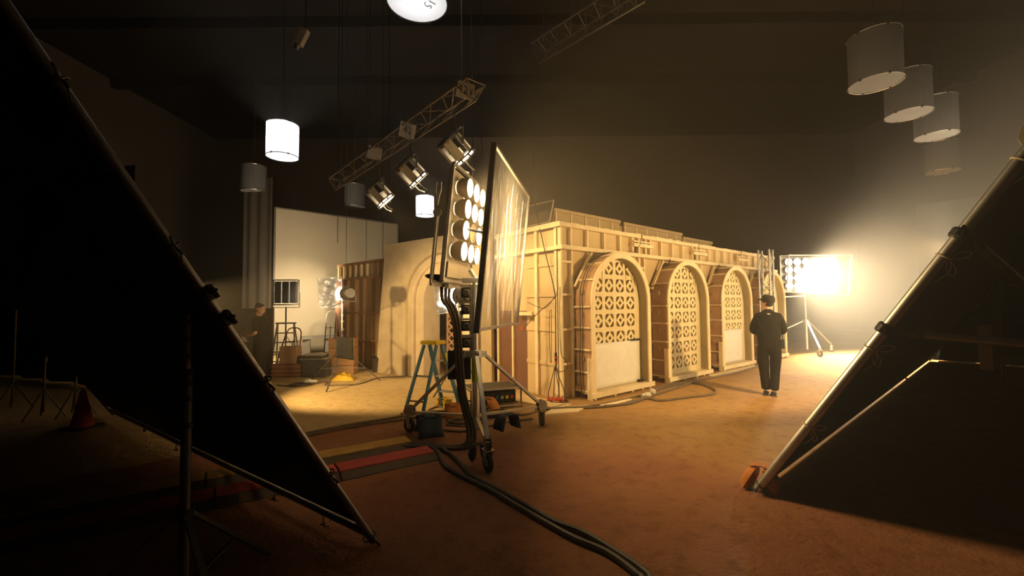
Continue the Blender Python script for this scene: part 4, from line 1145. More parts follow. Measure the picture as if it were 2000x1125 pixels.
def hanging(name, p, q, h, label, amp=0.07, folds=22, m='stage_wall', cat='drape', z0=0.04):
    p, q = Vector((p[0], p[1], 0)), Vector((q[0], q[1], 0))
    e = (q - p).normalized(); n_ = V(-e.y, e.x, 0)
    return tag(MB().grid(lambda u, w_: p + (q - p) * u + n_ * amp * math.sin(u * folds * 2) * (1.1 - 0.4 * w_) + V(0, 0, z0 + (h - z0) * w_), folds * 5, 4).build(name, m, smooth=True, loc=(p + q) / 2), label, cat, 'dark drapes')
hanging('black_drape', (-7.7, 8.7), (-16.0, 12.2), 4.6, 'black drape added to block light behind the left cloth frame', m='black_cloth')  # drape added to keep light off the far left floor
# dim things behind the left stand
cp = Vector((-6.004,6.060,0.000))
cn = thing('traffic_cone', 'dim red traffic cone in the dark behind the left cloth frame', 'traffic cone', cp)
MB().lathe(cp + V(0, 0, 0.03), (0, 0, 1), [(0, 0.13), (0.04, 0.12), (0.48, 0.03), (0.50, 0.0)], 18).build('cone', 'red_plug', cn, smooth=True)
MB().obox(cp + V(0, 0, 0.015), (0.17, 0, 0), (0, 0.17, 0), (0, 0, 0.015)).build('base', 'rubber', cn, bevel=0.008)
for p, h, lb in (((-6.811,6.756,0.000), 0.88, 'short dim stand right behind the red cone in the dark'), ((-7.118,6.585,0.000), 0.86, 'short dim stand left of the red cone in the dark'), ((-8.304,7.206,0.000), 1.62, 'tall thin dim stand at the left picture edge')):
    p = Vector(p)
    t = thing('small_stand', lb, 'stand', p, 'dim stands at the left')
    MB().cyl(p + V(0, 0, 0.1), p + V(0, 0, h), 0.014, n=10).build('post', 'dark_metal', t, smooth=True)
    for k in range(3):
        a = 0.4 + k * 2.1
        MB().bar(p + V(0, 0, 0.45), p + V(0.26 * math.cos(a), 0.26 * math.sin(a), 0.01), 0.02, 0.012).build('leg', 'dark_metal', t)
    MB().lathe(p + V(0, 0, h), (0, 0, 1), [(0, 0.014), (0, 0.024), (0.07, 0.024), (0.07, 0.0)], 10).build('spigot', 'dark_metal', t)

# ------------------------------------------------------------------ hanging space lights
def space_light(c, lit, label, D=0.82, Hh=0.90, power=60):
    c = Vector(c)
    t = thing('space_light', label, 'hanging lamp', c, 'cylindrical space lights')
    r = D / 2
    def skirt(u, w_):
        th = 2 * math.pi * u
        rr = r * (0.985 + 0.006 * math.sin(23 * th) + 0.004 * math.sin(9 * th + 4 * w_))
        return c + V(rr * math.cos(th), rr * math.sin(th), 0.012 + (Hh - 0.03) * w_)
    MB().grid(skirt, 96, 6).build('skirt', 'drape', t, smooth=True)
    def bot(u, w_):
        th = 2 * math.pi * u
        rr = r * 0.99 * w_
        return c + V(rr * math.cos(th), rr * math.sin(th), 0.006 - 0.015 * (1 - w_ * w_) + 0.006 * math.sin(3 * th + 2) * w_ * (1 - w_) * 2)
    MB().grid(bot, 48, 6).build('bottom_silk', 'drape_bottom', t, smooth=True)
    for z, nm, m_ in ((0.0, 'lower_hoop', 'black_metal' if lit else 'steel'), (Hh, 'upper_hoop', 'black_metal' if lit else 'steel')):
        ring = [c + V(r * math.cos(2 * math.pi * k / 40), r * math.sin(2 * math.pi * k / 40), z) for k in range(41)]
        MB().tube(ring, 0.010, 6, caps=False).build(nm, m_, t, smooth=True)
    for k in range(6):
        a = 2 * math.pi * (k + 0.3) / 6
        for z in (0.0, Hh):
            MB().obox(c + V((r + 0.002) * math.cos(a), (r + 0.002) * math.sin(a), z), (0.018 * -math.sin(a), 0.018 * math.cos(a), 0), (0.012 * math.cos(a), 0.012 * math.sin(a), 0), (0, 0, 0.02)).build('clip', 'black_metal', t)
    # lamp spider in the open top
    mb = MB().lathe(c + V(0, 0, Hh - 0.12), (0, 0, 1), [(0, 0.0), (0, 0.10), (0.10, 0.12), (0.16, 0.05), (0.16, 0.0)], 16)
    for k in range(6):
        a = 2 * math.pi * k / 6
        mb.bar(c + V(0.1 * math.cos(a), 0.1 * math.sin(a), Hh - 0.03), c + V(r * math.cos(a), r * math.sin(a), Hh), 0.025, 0.02)
    mb.build('lamp_spider', 'dark_metal', t)
    mb = MB()
    for k in range(3):
        a = 2 * math.pi * k / 3
        mb.cyl(c + V(r * 0.8 * math.cos(a), r * 0.8 * math.sin(a), Hh), c + V(0, 0, Hh + 0.7), 0.006, n=6)
    mb.cyl(c + V(0, 0, Hh + 0.7), V(c.x, c.y, 11.98), 0.010, n=6)
    mb.build('suspension', 'black_metal', t)
    if lit: lamp('space_light_bulb', 'POINT', c + V(0, 0, Hh * 0.62), (0, 0, -1), power, (1.0, 0.98, 0.95), 0.12)
    return t
SL = [((6.85, 7.9, 5.75), 0, 'nearest unlit white space light at the upper right, front of its row'),
      ((8.85, 9.4, 5.82), 0, 'second unlit space light of the upper right row'),
      ((10.45, 10.4, 5.72), 0, 'third unlit space light of the upper right row'),
      ((13.6, 13.4, 5.75), 0, 'faintest space light at the far end of the upper right row'),
      ((-6.30, 11.7, 5.80), 1, 'brightly lit white space light at the upper left'),
      ((-9.2, 15.2, 5.80), 0, 'dim unlit space light below left of the lit one'),
      ((-6.5, 17.7, 5.80), 0, 'dim unlit space light above the grey backdrop'),
      ((-3.97, 19.6, 5.80), 1, 'small lit space light farthest away, above the plaster facade')]
for c, lit, lb in SL: space_light(c, lit, lb, power=240)
s1l = space_light((-1.263,5.722,5.800), 1, 'lit space light cut by the top of the picture, marked S1 below', power=70)
zz = s1l.location.z - 0.018
def stroke(pts, mb): mb.tube(smooth_line([Vector((x, y, zz)) for x, y, z in pts], 5), 0.005, 6)
mb = MB()
one = [Vector((-1.091,5.653,5.780)), Vector((-1.015,5.728,5.780))]
mb.bar(V(one[0].x, one[0].y, zz), V(one[1].x, one[1].y, zz), 0.012, 0.004)
stroke([(-1.133,5.689,5.780),(-1.151,5.692,5.780),(-1.161,5.716,5.780),(-1.152,5.746,5.780),(-1.134,5.763,5.780),(-1.112,5.760,5.780),(-1.093,5.750,5.780),(-1.081,5.762,5.780),(-1.081,5.784,5.780),(-1.101,5.804,5.780)], mb)
mb.build('lettering', 'ink', s1l)

# ------------------------------------------------------------------ overhead trusses
def truss(P, Q, w_, label, m='dark_metal', bays=14):
    P, Q = Vector(P), Vector(Q)
    t = thing('lighting_truss', label, 'truss', (P + Q) / 2 + V(0, 0, -w_ / 2), 'overhead lighting trusses')
    d = (Q - P).normalized()
    s = d.cross(V(0, 0, 1)).normalized()
    offs = [s * w_ / 2 + V(0, 0, w_ * 0.43), -s * w_ / 2 + V(0, 0, w_ * 0.43), V(0, 0, -w_ * 0.43)]
    for o in offs: MB().cyl(P + o, Q + o, 0.014, n=8).build('chord', m, t, smooth=True)
    L_ = (Q - P).length
    for i in range(3):
        mb = MB()
        a, b = offs[i], offs[(i + 1) % 3]
        for k in range(bays):
            p, q = P + d * L_ * k / bays, P + d * L_ * (k + 1) / bays
            mb.cyl(p + (a if k % 2 else b), q + (b if k % 2 else a), 0.006, n=6)
        mb.cyl(P + a, P + b, 0.009, n=6); mb.cyl(Q + a, Q + b, 0.009, n=6)
        mb.build('lacing', m, t)
    for k in range(4):
        q = P + d * L_ * (0.06 + 0.29 * k) + V(0, 0, w_ * 0.43)
        MB().cyl(q, V(q.x, q.y, 11.58), 0.008, n=6).build('chain', 'dark_metal', t)
    return t, d, s
TA, TB = Vector((-0.463,5.720,4.562)), Vector((-4.194,10.150,4.678))
TB.z = TA.z
tr1, td, ts = truss(TA, TB, 0.30, 'overhead truss carrying three lit drum lamps and number tags', 'truss_metal', 18)
truss((0.464,6.800,5.694), (1.722,5.300,5.628), 0.32, 'dark empty truss overhead at the top centre')
def number_tag(f_, text, label, w_=0.26, h=0.26):
    c = lerp(TA, TB, f_) + V(0, 0, 0.05)
    face = V(0.35, -0.94, 0).normalized()
    right = V(0.94, 0.35, 0).normalized()
    c = c + face * 0.20
    up = (V(0, 0, 1) + right * 0.18).normalized(); right = (right - V(0, 0, 0.18)).normalized()
    t = thing('number_tag', label, 'sign', c - up * h / 2, 'number tags on the truss')
    MB().obox(c, right * w_ / 2, up * h / 2, face * 0.004).build('board', 'tag', t)
    if text:
        fc = bpy.data.curves.new('number', 'FONT')
        fc.body = text; fc.size = 0.16; fc.align_x = 'CENTER'; fc.align_y = 'CENTER'; fc.extrude = 0.001
        tmp = bpy.data.objects.new('number_tmp', fc)
        COL.objects.link(tmp)
        bpy.context.view_layer.update()
        me = bpy.data.meshes.new_from_object(tmp.evaluated_get(bpy.context.evaluated_depsgraph_get()))
        bpy.data.objects.remove(tmp)
        me.materials.clear(); me.materials.append(M['ink'])
        Rm = Matrix((right, up, face)).transposed().to_4x4()
        Rm.translation = c + face * 0.006 - (c - up * h / 2)
        me.transform(Rm)
        me.name = 'number'
        o = bpy.data.objects.new('number', me)
        COL.objects.link(o); o.parent = t
        ORG[o.name] = ORG[t.name]
number_tag(0.060, '421', 'square tag marked 421 near the close end of the truss', 0.24, 0.24)
number_tag(0.36, '42', 'middle tag on the truss, marked 42')
number_tag(0.60, '', 'farthest tag on the truss, a plain pale board')

def drum_lamp(c, aim, label, power):
    c, aim = Vector(c), Vector(aim).normalized()
    t = thing('drum_lamp', label, 'studio lamp', c, 'drum lamps under the truss')
    r, L_ = 0.19, 0.34
    b = c - aim * L_ / 2
    MB().lathe(b, aim, [(-0.02, 0.0), (-0.02, r * 0.85), (0.0, r), (0.05, r), (0.05, r * 0.96), (0.0, r * 0.9), (0.0, 0.0)], 24).build('end_cap', 'dark_metal', t, smooth=True)
    a0 = aim.orthogonal().normalized(); b0 = aim.cross(a0)
    for k in range(6):
        th = 2 * math.pi * k / 6 + 0.3
        q = (a0 * math.cos(th) + b0 * math.sin(th))
        tg = aim.cross(q)
        MB().obox(b + q * r * 0.97 + aim * L_ * 0.52, tg * r * (0.34 if k % 2 else 0.22), q * 0.004, aim * L_ * 0.45).build('side_panel', 'housing', t)
    MB().lathe(b + aim * 0.02, aim, [(0, 0.0), (0, r * 0.45), (L_ * 0.5, r * 0.6), (L_ * 0.5, 0.0)], 16).build('lamp_body', 'black_metal', t, smooth=True)
    MB().lathe(b + aim * L_, aim, [(-0.02, r * 0.90), (-0.02, r * 1.04), (0.0, r * 1.04), (0.0, r * 0.90), (-0.02, r * 0.90)], 24).build('inner_ring', 'dark_metal', t)
    MB().lathe(b + aim * (L_ + 0.002), aim, [(0, r * 0.97), (0.028, r * 0.99), (0.028, 0.0)], 24).build('lit_lens', 'slot', t)
    for k in range(9):
        th = 2 * math.pi * k / 9
        q = (a0 * math.cos(th) + b0 * math.sin(th)); tg = aim.cross(q)
        MB().obox(b + q * r * 1.02 + aim * (L_ + 0.014), tg * 0.012, q * 0.01, aim * 0.018).build('spacer', 'dark_metal', t)
    MB().lathe(b + aim * (L_ + 0.028), aim, [(0, r * 0.96), (0, r * 1.14), (0.018, r * 1.14), (0.018, r * 0.96), (0, r * 0.96)], 24).build('front_ring', 'housing', t)
    f0 = b + aim * (L_ + 0.04)
    side_ = aim.cross(V(0, 0, 1)).normalized()
    lo = aim.cross(side_).normalized()
    if lo.z > 0: lo = -lo
    for sg in (-1, 1):
        mb = MB().tube([f0 + side_ * sg * r * 0.6 + lo * r * 0.4, f0 + side_ * sg * r * 0.62 + aim * 0.10 + lo * r * 0.4, f0 + side_ * sg * r * 0.45 + aim * 0.19 + lo * r * 0.2], 0.012, 6)
        mb.build('prong', 'housing', t, smooth=True)
    mb = MB()
    hx = aim.cross(td).normalized()
    top_ = V(c.x, c.y, TA.z - 0.13)
    for sg in (-1, 1):
        mb.bar(c + td * sg * (r + 0.02), c + td * sg * (r + 0.02) + V(0, 0, 0.26), 0.03, 0.012, td)
    mb.bar(c + td * (r + 0.02) + V(0, 0, 0.26), c - td * (r + 0.02) + V(0, 0, 0.26), 0.03, 0.012)
    mb.cyl(c + V(0, 0, 0.26), top_ + V(0, 0, 0.06), 0.014, n=8)
    mb.build('yoke', 'dark_metal', t)
    lamp('drum_lamp_beam', 'SPOT', b + aim * (L_ + 0.07), aim, power, WARM, 0.15, cone=math.radians(78), blend=0.7)
drum_lamp((-0.811,6.130,3.928), V(0.62, 0.42, -0.66), 'nearest lit drum lamp under the truss, aimed down right', 340)
drum_lamp((-1.696,7.180,3.929), V(0.62, 0.30, -0.66), 'middle lit drum lamp under the truss, aimed down right', 270)
drum_lamp((-2.545,8.190,3.827), V(0.62, 0.25, -0.70), 'farthest lit drum lamp under the truss, aimed down right', 200)

# ceiling joists and drop pipes, just visible in the dark
for k, y in enumerate((7.0, 11.0, 15.0, 19.0)):
    t = tag(MB().box(-17.9, 20.9, y - 0.12, y + 0.12, 11.6, 12.0).build('ceiling_joist', 'roof', loc=(0, y, 11.6)), 'dark ceiling joist spanning the stage', 'joist', 'ceiling joists', 'structure')
cf = thing('roof_fixture', 'small dim pale fixture hanging high at the upper left', 'fixture', (-4.260,8.600,7.163))
p, q = Vector((-4.188,8.600,7.345)), Vector((-4.342,8.600,7.024))
MB().bar(p, q, 0.13, 0.16).build('body', 'tag', cf, bevel=0.01)
MB().cyl(q, q + (q - p) * 0.3, 0.06, 0.045, n=12).build('end', 'dark_metal', cf, smooth=True)
MB().cyl(p, V(p.x, p.y, 11.98), 0.01, n=6).build('hanger', 'black_metal', cf)
drops = (((-0.62, 6.6), 2.95, 'thin pipe hanging behind the flood lamp'), ((-0.50, 7.0), 3.3, 'thin line hanging beside the pipe over the flood lamp'), ((-2.6, 9.0), 3.6, 'thin line hanging left of the drum lamps'), ((-4.25, 10.4), 3.2, 'thin line hanging at the far end of the truss'),
         ((-5.2, 13.4), 2.9, 'slack dark line hanging before the grey backdrop'), ((-4.4, 12.9), 2.9, 'dark line hanging down to the studded flats'), ((-3.75, 12.4), 3.0, 'thin line hanging by the right edge of the backdrop'))
for (x, y), z0, lb in drops:
    cable('drop_line', [(x, y, 11.98), (x + 0.02, y, 6.5), (x + 0.02, y, z0)], 0.008, lb, 'lines hanging from the roof', 'black_metal', n=6)
# ------------------------------------------------------------------ left background
bk = thing('backdrop', 'tall grey white cloth backdrop on a pipe frame at the back left', 'backdrop', (-6.6, 16.4, 0))
K0, K1 = Vector((-8.316,15.000,5.178)), Vector((-4.842,18.200,5.158))
K1.z = K0.z
KE = (K1 - K0).normalized(); KN = V(KE.y, -KE.x, 0)
def bkp(u, w_):
    q = V(K0.x, K0.y, 0) * (1 - u) + V(K1.x, K1.y, 0) * u
    return q + V(0, 0, 0.05 + (K0.z - 0.08) * w_) + KN * 0.03 * math.sin(7 * u + 3 * w_) * math.sin(4 * w_ + 2 * u)
MB().grid(bkp, 30, 20).build('cloth', 'grey_cloth', bk, smooth=True)
mb = MB()
a, b = V(K0.x, K0.y, 0), V(K1.x, K1.y, 0)
for p, q in ((a, K0), (K0, K1), (K1, b)): MB().cyl(p, q, 0.035, n=10).build('frame_pipe', 'dark_metal', bk, smooth=True)
hanging('dark_drape', (-9.536,15.200,7.178), (-8.508,15.200,7.169), 6.3, 'dark hanging drape left of the grey backdrop', 0.04, 9, 'drape_dark')
tag(MB().obox(V(*Vector((-6.385,10.600,0.914)).xy, 0.82), (0.45, 0.12, 0), (-0.01, 0.03, 0), (0, 0, 0.82)).build('dark_board', 'dark_metal', bevel=0.01, loc=(-6.529,10.864,0.000)), 'dark framed board standing behind the person in t-shirt', 'board')

# four-bank light seen from behind, facing the backdrop
bs = Vector((-6.554,12.555,0.000)); 
BKC = Vector((-6.252,11.900,2.072))
bs = V(BKC.x, BKC.y, 0)
to = (V((K0.x + K1.x) / 2, (K0.y + K1.y) / 2, 2.2) - BKC); to.z = 0; to.normalize()
se = V(to.y, -to.x, 0)
bl = thing('bank_light', 'lamp bank seen from behind with dark slats, lighting the grey backdrop', 'studio lamp', BKC - V(0, 0, 0.4))
for k in range(3):
    MB().obox(BKC + se * (k - 1) * 0.205, se * 0.088, to * 0.06, (0, 0, 0.30)).build('lamp_row', 'black_metal', bl, bevel=0.01)
mb = MB()
for p, q in (((-1, 1), (1, 1)), ((1, 1), (1, -1)), ((1, -1), (-1, -1)), ((-1, -1), (-1, 1))):
    mb.bar(BKC + se * p[0] * 0.33 + V(0, 0, p[1] * 0.34), BKC + se * q[0] * 0.33 + V(0, 0, q[1] * 0.34), 0.035, 0.05, to)
mb.build('frame', 'alloy', bl)
MB().obox(BKC + to * 0.07, se * 0.30, to * 0.005, (0, 0, 0.30)).build('lit_face', 'lens_far', bl)
mb = MB()
mb.bar(BKC + se * -0.36 + V(0, 0, 0.0), BKC + se * -0.36 + V(0, 0, -0.42), 0.02, 0.02)
mb.bar(BKC + se * 0.36 + V(0, 0, 0.0), BKC + se * 0.36 + V(0, 0, -0.42), 0.02, 0.02)
mb.bar(BKC + se * -0.36 + V(0, 0, -0.42), BKC + se * 0.36 + V(0, 0, -0.42), 0.02, 0.02)
mb.build('yoke', 'dark_metal', bl)
lamp('bank_light_glow', 'AREA', BKC + to * 0.10, to, 420, WARM2, 0.6, 0.6)
bst = thing('bank_stand', 'dark stand under the lamp bank by the backdrop', 'lamp stand', bs)
MB().cyl(bs + V(0, 0, 0.1), BKC + V(0, 0, -0.40), 0.02, n=10).build('post', 'black_metal', bst, smooth=True)
for k in range(3):
    a_ = 0.5 + 2.094 * k
    MB().bar(bs + V(0, 0, 0.9), bs + V(0.5 * math.cos(a_), 0.5 * math.sin(a_), 0.01), 0.025, 0.015).build('leg', 'black_metal', bst)

# silver ladder
sb = Vector((-6.057,11.527,0.000))
al = thing('silver_ladder', 'silver step ladder standing before the grey backdrop', 'ladder', sb)
s_, d_ = V(0.97, 0.25, 0), V(-0.25, 0.97, 0)
def SLP(x, y, z): return sb + s_ * x + d_ * y + V(0, 0, z)
for sx in (-1, 1):
    MB().bar(SLP(sx * 0.30, -0.25, 0), SLP(sx * 0.20, 0.0, 1.22), 0.06, 0.03, s_).build('front_rail', 'alloy', al)
    MB().bar(SLP(sx * 0.30, 0.35, 0), SLP(sx * 0.20, 0.04, 1.22), 0.045, 0.025, s_).build('rear_rail', 'alloy', al)
for k in range(4):
    f_ = 0.2 + 0.2 * k
    MB().obox(SLP(0, -0.25 * (1 - f_), 1.22 * f_), s_ * (0.30 - 0.1 * f_), d_ * 0.04, (0, 0, 0.014)).build('tread', 'alloy', al)
MB().obox(SLP(0, 0.02, 1.235), s_ * 0.24, d_ * 0.07, (0, 0, 0.02)).build('top_cap', 'alloy', al)
# hand trucks
def hand_truck(base, ang, h, m, label, w_=0.22):
    base = Vector(base)
    t = thing('hand_truck', label, 'hand truck', base, 'hand trucks at the back left')
    x, y = V(math.cos(ang), math.sin(ang), 0), V(-math.sin(ang), math.cos(ang), 0)
    lean = y * 0.16
    def P(a, b, z): return base + x * a + y * b + lean * z + V(0, 0, z)
    pts = [P(-w_, 0, 0.05), P(-w_, 0, h - 0.12), P(-w_ + 0.05, 0, h - 0.03), P(-w_ + 0.12, 0, h), P(w_ - 0.12, 0, h), P(w_ - 0.05, 0, h - 0.03), P(w_, 0, h - 0.12), P(w_, 0, 0.05)]
    MB().tube(pts, 0.016, 8).build('frame_tube', m, t, smooth=True)
    for k in range(3):
        MB().bar(P(-w_, 0, h * (0.25 + 0.22 * k)), P(w_, 0, h * (0.25 + 0.22 * k)), 0.03, 0.015).build('cross_bar', m, t)
    MB().bar(P(0, 0, 0.1), P(0, 0, h * 0.72), 0.025, 0.012).build('centre_bar', m, t)
    MB().obox(P(0, -0.13, 0.03), x * w_, y * 0.13, (0, 0, 0.006)).build('toe_plate', m, t)
    for s in (-1, 1):
        MB().lathe(P(s * (w_ - 0.01), 0.10, 0.10) - x * 0.02, x, [(0, 0.0), (0, 0.085), (0.01, 0.1), (0.03, 0.1), (0.04, 0.085), (0.04, 0.0)], 16).build('wheel', 'rubber', t, smooth=True)
    return t
hand_truck(Vector((-5.696,11.066,0.000)), -0.1, 1.12, 'rust', 'reddish hand truck in front of the silver ladder', 0.20)
hand_truck(Vector((-5.135,12.048,0.000)), 0.1, 1.55, 'dark_metal', 'tall dark hand truck left of the gelled lamp', 0.13)
q = Vector((-5.356,10.336,0.000))
cr = thing('crate', 'low reddish brown crate on the ground below the hand truck', 'crate', q)
MB().rbox(q + V(-0.0, 0.1, 0.16), 0.66, 0.45, 0.32, 0.05).build('box', 'rust', cr, bevel=0.01)
for z in (0.06, 0.16, 0.26): MB().rbox(q + V(0, 0.1, z), 0.68, 0.47, 0.02, 0.05).build('slat', 'brown_ply', cr)
tag(MB().rbox(q + V(0.02, 0.06, 0.52), 0.40, 0.28, 0.40, 0.05).build('cardboard_box', 'cardboard', bevel=0.008, loc=q + V(0.02, 0.06, 0.32)), 'cardboard box standing on the low brown crate', 'box')
q = Vector((-4.708,10.229,0.000))
for k, (z, h, w_, lb, m_) in enumerate(((0.0, 0.36, 0.56, 'large dark case on the ground, bottom of the stack', 'case'), (0.36, 0.07, 0.60, 'thin case with pale lid in the middle of the stack', 'case'), (0.43, 0.10, 0.50, 'top case of the dark stack, pale lid', 'case'))):
    t = thing('flight_case', lb, 'case', q + V(-0.03 * k, 0.2, z), 'stacked cases at the back left')
    MB().rbox(q + V(-0.03 * k, 0.2, z + h * 0.42), w_, 0.42, h * 0.84, 0.04).build('body', m_, t, bevel=0.008)
    MB().rbox(q + V(-0.03 * k, 0.2, z + h * 0.92), w_ + 0.01, 0.43, h * 0.16, 0.04).build('lid', 'pale' if k else 'case', t, bevel=0.006)
    for s in (-1, 1): MB().rbox(q + V(-0.03 * k + s * w_ * 0.3, -0.02, z + h * 0.6), 0.05, 0.02, min(0.05, h * 0.4), 0.04).build('latch', 'steel', t)
q = Vector((-4.232,10.579,0.000))
wc = thing('wooden_crate', 'tall orange tan wooden crate behind the gelled lamp stand', 'crate', q)
for k in range(4):
    MB().rbox(q + V(0, 0.25, 0.105 + k * 0.215), 0.60, 0.44, 0.205, 0.1).build('board_course', 'tan_crate', wc, bevel=0.006)
MB().rbox(q + V(0, 0.25, 0.865), 0.62, 0.46, 0.02, 0.1).build('top', 'tan_crate', wc)
tag(MB().bar(V(*Vector((-7.147,14.600,0.484)).xy, 0.62), V(*Vector((-5.750,15.600,0.388)).xy, 0.62), 0.30, 0.10).build('low_bench', 'case', loc=V(*Vector((-7.147,14.600,0.484)).xy, 0.57)), 'long dark low bench along the foot of the backdrop', 'bench')
bpy.data.objects['low_bench'].location.z = 0.57
lb_ = [o for o in COL.objects if o.name == 'low_bench'][0]
for k in range(3):
    p_b = lerp(V(*Vector((-7.147,14.600,0.484)).xy, 0.0), V(*Vector((-5.750,15.600,0.388)).xy, 0.0), 0.1 + 0.4 * k)
    MB().bar(p_b, p_b + V(0, 0, 0.575), 0.06, 0.25).build('leg', 'case', lb_)

# gelled lamp on tripod
def gel_lamp(base, head, gel, aim, label_l, label_s, label_g, r, leg, power, cone):
    base, head = Vector(base), Vector(head)
    base = V(base.x, base.y, 0)
    t = thing('tripod_stand', label_s, 'lamp stand', base, 'tripod lamp stands')
    MB().cyl(base + V(0, 0, 0.55), base + V(0, 0, 1.15), 0.022, n=12).build('lower_tube', 'dark_metal', t, smooth=True)
    MB().cyl(base + V(0, 0, 1.15), V(base.x, base.y, head.z - 0.12), 0.016, n=12).build('upper_tube', 'chrome', t, smooth=True)
    for z in (1.15, 1.32, 1.45):
        c_ = MB().lathe(base + V(0, 0, z), (0, 0, 1), [(0, 0.016), (0, 0.028), (0.045, 0.028), (0.045, 0.016)], 12)
        c_.cyl(base + V(0.02, -0.01, z + 0.02), base + V(0.07, -0.03, z + 0.02), 0.007, n=8)
        c_.build('collar', 'steel', t, smooth=True)
    for dx, dy in leg:
        MB().bar(base + V(dx * 0.04, dy * 0.04, 0.75), base + V(dx, dy, 0.01), 0.028, 0.018).build('leg', 'dark_metal', t)
        MB().bar(base + V(0, 0, 0.36), base + V(dx * 0.6, dy * 0.6, 0.31), 0.018, 0.012).build('leg_brace', 'steel', t)
    aim = Vector(aim).normalized()
    sd = aim.cross(V(0, 0, 1)).normalized(); up = sd.cross(aim)
    h = thing('spot_lamp', label_l, 'studio lamp', head - V(0, 0, r), 'gelled lamps on tripods')
    MB().lathe(head - aim * 0.20, aim, [(0, 0.0), (0, r * 0.72), (0.03, r * 0.92), (0.20, r), (0.30, r), (0.30, r * 1.08), (0.33, r * 1.08), (0.33, r * 0.9), (0.31, r * 0.9)], 20).build('housing', 'dark_metal', h, smooth=True)
    MB().lathe(head + aim * 0.10, aim, [(0, r * 0.9), (0.02, r * 0.5), (0.025, 0.0)], 20).build('lens', 'lens', h, smooth=True)
    mb = MB()
    for s in (-1, 1): mb.bar(head + sd * s * r * 1.12, head + sd * s * r * 1.12 - up * r * 1.25, 0.035, 0.012, sd)
    mb.bar(head + sd * r * 1.14 - up * r * 1.25, head - sd * r * 1.14 - up * r * 1.25, 0.035, 0.012)
    mb.cyl(head - up * r * 1.25, V(base.x, base.y, head.z - 0.2) , 0.016, n=8)
    mb.build('yoke', 'dark_metal', h)
    # gel frame: four corners
    g = [Vector(x) for x in gel]
    gt = thing('gel_frame', label_g, 'gel frame', (g[2] + g[3]) / 2, 'gel frames before the lamps')
    nrm = (g[1] - g[0]).cross(g[3] - g[0]).normalized()
    def gp(u, w_):
        q = (g[0] * (1 - u) + g[1] * u) * (1 - w_) + (g[3] * (1 - u) + g[2] * u) * w_
        k = min(1, 8 * min(u, 1 - u, w_, 1 - w_))
        return q + nrm * k * 0.008 * (math.sin(13 * u + 7 * w_) + math.sin(23 * w_ - 9 * u))
    MB().grid(gp, 24, 24).build('gel', 'gel', gt, smooth=True)
    mb = MB()
    for i in range(4): mb.bar(g[i], g[(i + 1) % 4], 0.012, 0.012, nrm)
    mb.build('edge', 'alloy', gt)
    mb = MB()
    mb.bar(g[3] * 0.5 + g[2] * 0.5, head - up * r * 1.1 + aim * 0.12, 0.015, 0.015)
    mb.build('arm', 'dark_metal', gt)
    lamp(label_l.split(' ')[0] + '_lamp_beam', 'SPOT', head + aim * 0.16, aim, power, WARM2, 0.10, cone=math.radians(cone), blend=0.8)
    return t, h
CB = Vector((-3.655,9.250,0.001))
gel_lamp(CB, (-3.515,9.220,1.944), [(-4.236,9.350,2.288), (-3.843,9.680,2.329), (-3.830,9.660,1.649), (-4.176,9.330,1.653)], V(-0.56, 0.83, -0.01),
    'left lamp on tripod shining through bluish gel toward the backdrop', 'tripod stand of the gelled lamp at the left back', 'bluish gel sheet before the lamp at the left back',
    0.14, ((-0.85, 0.36), (0.70, 0.42), (0.03, -0.82)), 7500, 27)
def flag(c, sx, sz, ang, label, hang):
    c = Vector(c)
    t = thing('black_flag', label, 'flag', c - V(0, 0, sz / 2), 'black cloth flags on lamp stands')
    x = V(math.cos(ang), math.sin(ang), 0); y = V(-math.sin(ang), math.cos(ang), 0)
    def fn(u, w_):
        return c + x * sx * (u - 0.5) + V(0, 0, sz * (w_ - 0.5)) - V(0, 0, 0.18 * sx * (u - 0.5)) + y * 0.05 * math.cos((u - 0.5) * 3) * (1.2 - w_)
    o = MB().grid(fn, 10, 10).build('cloth', 'charcoal', t, smooth=True)
    so = o.modifiers.new('thickness', 'SOLIDIFY'); so.thickness = 0.035; so.offset = 0
    MB().bar(c + V(0, 0, sz / 2 + 0.01), Vector(hang), 0.012, 0.012).build('hanger', 'dark_metal', t)
    return t
flag((-3.439,8.850,0.810), 0.33, 0.44, 0.15, 'black curved flag hanging from the left tripod stand', (-3.710,9.200,1.213))
q = Vector((-3.828,9.834,0.000))
yc = tag(MB().grid(lambda u, w_: q + V(0.26 * (u - 0.5) * 2 * (1 - 0.2 * w_), 0.16 * (w_ - 0.5) * 2, max(0.004, 0.16 * math.sin(math.pi * min(1, max(0, u))) ** 0.6 * math.sin(math.pi * w_) ** 0.6 + 0.02 * math.sin(19 * u + 9 * w_) * math.sin(math.pi * u) * math.sin(math.pi * w_))), 26, 18).build('yellow_bundle', 'yellow_cloth', smooth=True, loc=q), 'crumpled yellow cloth bundle on the ground at the left tripod', 'cloth')
coil((-4.481,9.176,0.000), 0.24, 3, 0.012, 'cable coil on the ground left of the gelled lamp tripod', 'cable', seed=11)
tag(MB().lathe(Vector((-4.368,9.349,0.000)) + V(-0.14, 0, 0.055), (1, 0.1, 0.0), [(0, 0.0), (0.0, 0.03), (0.05, 0.05), (0.14, 0.052), (0.16, 0.035), (0.28, 0.03), (0.28, 0.0)], 12).build('cable_connector', 'pale', smooth=True, loc=(-4.368,9.349,0.000)), 'pale connector beside the cable coil at the left back', 'connector')
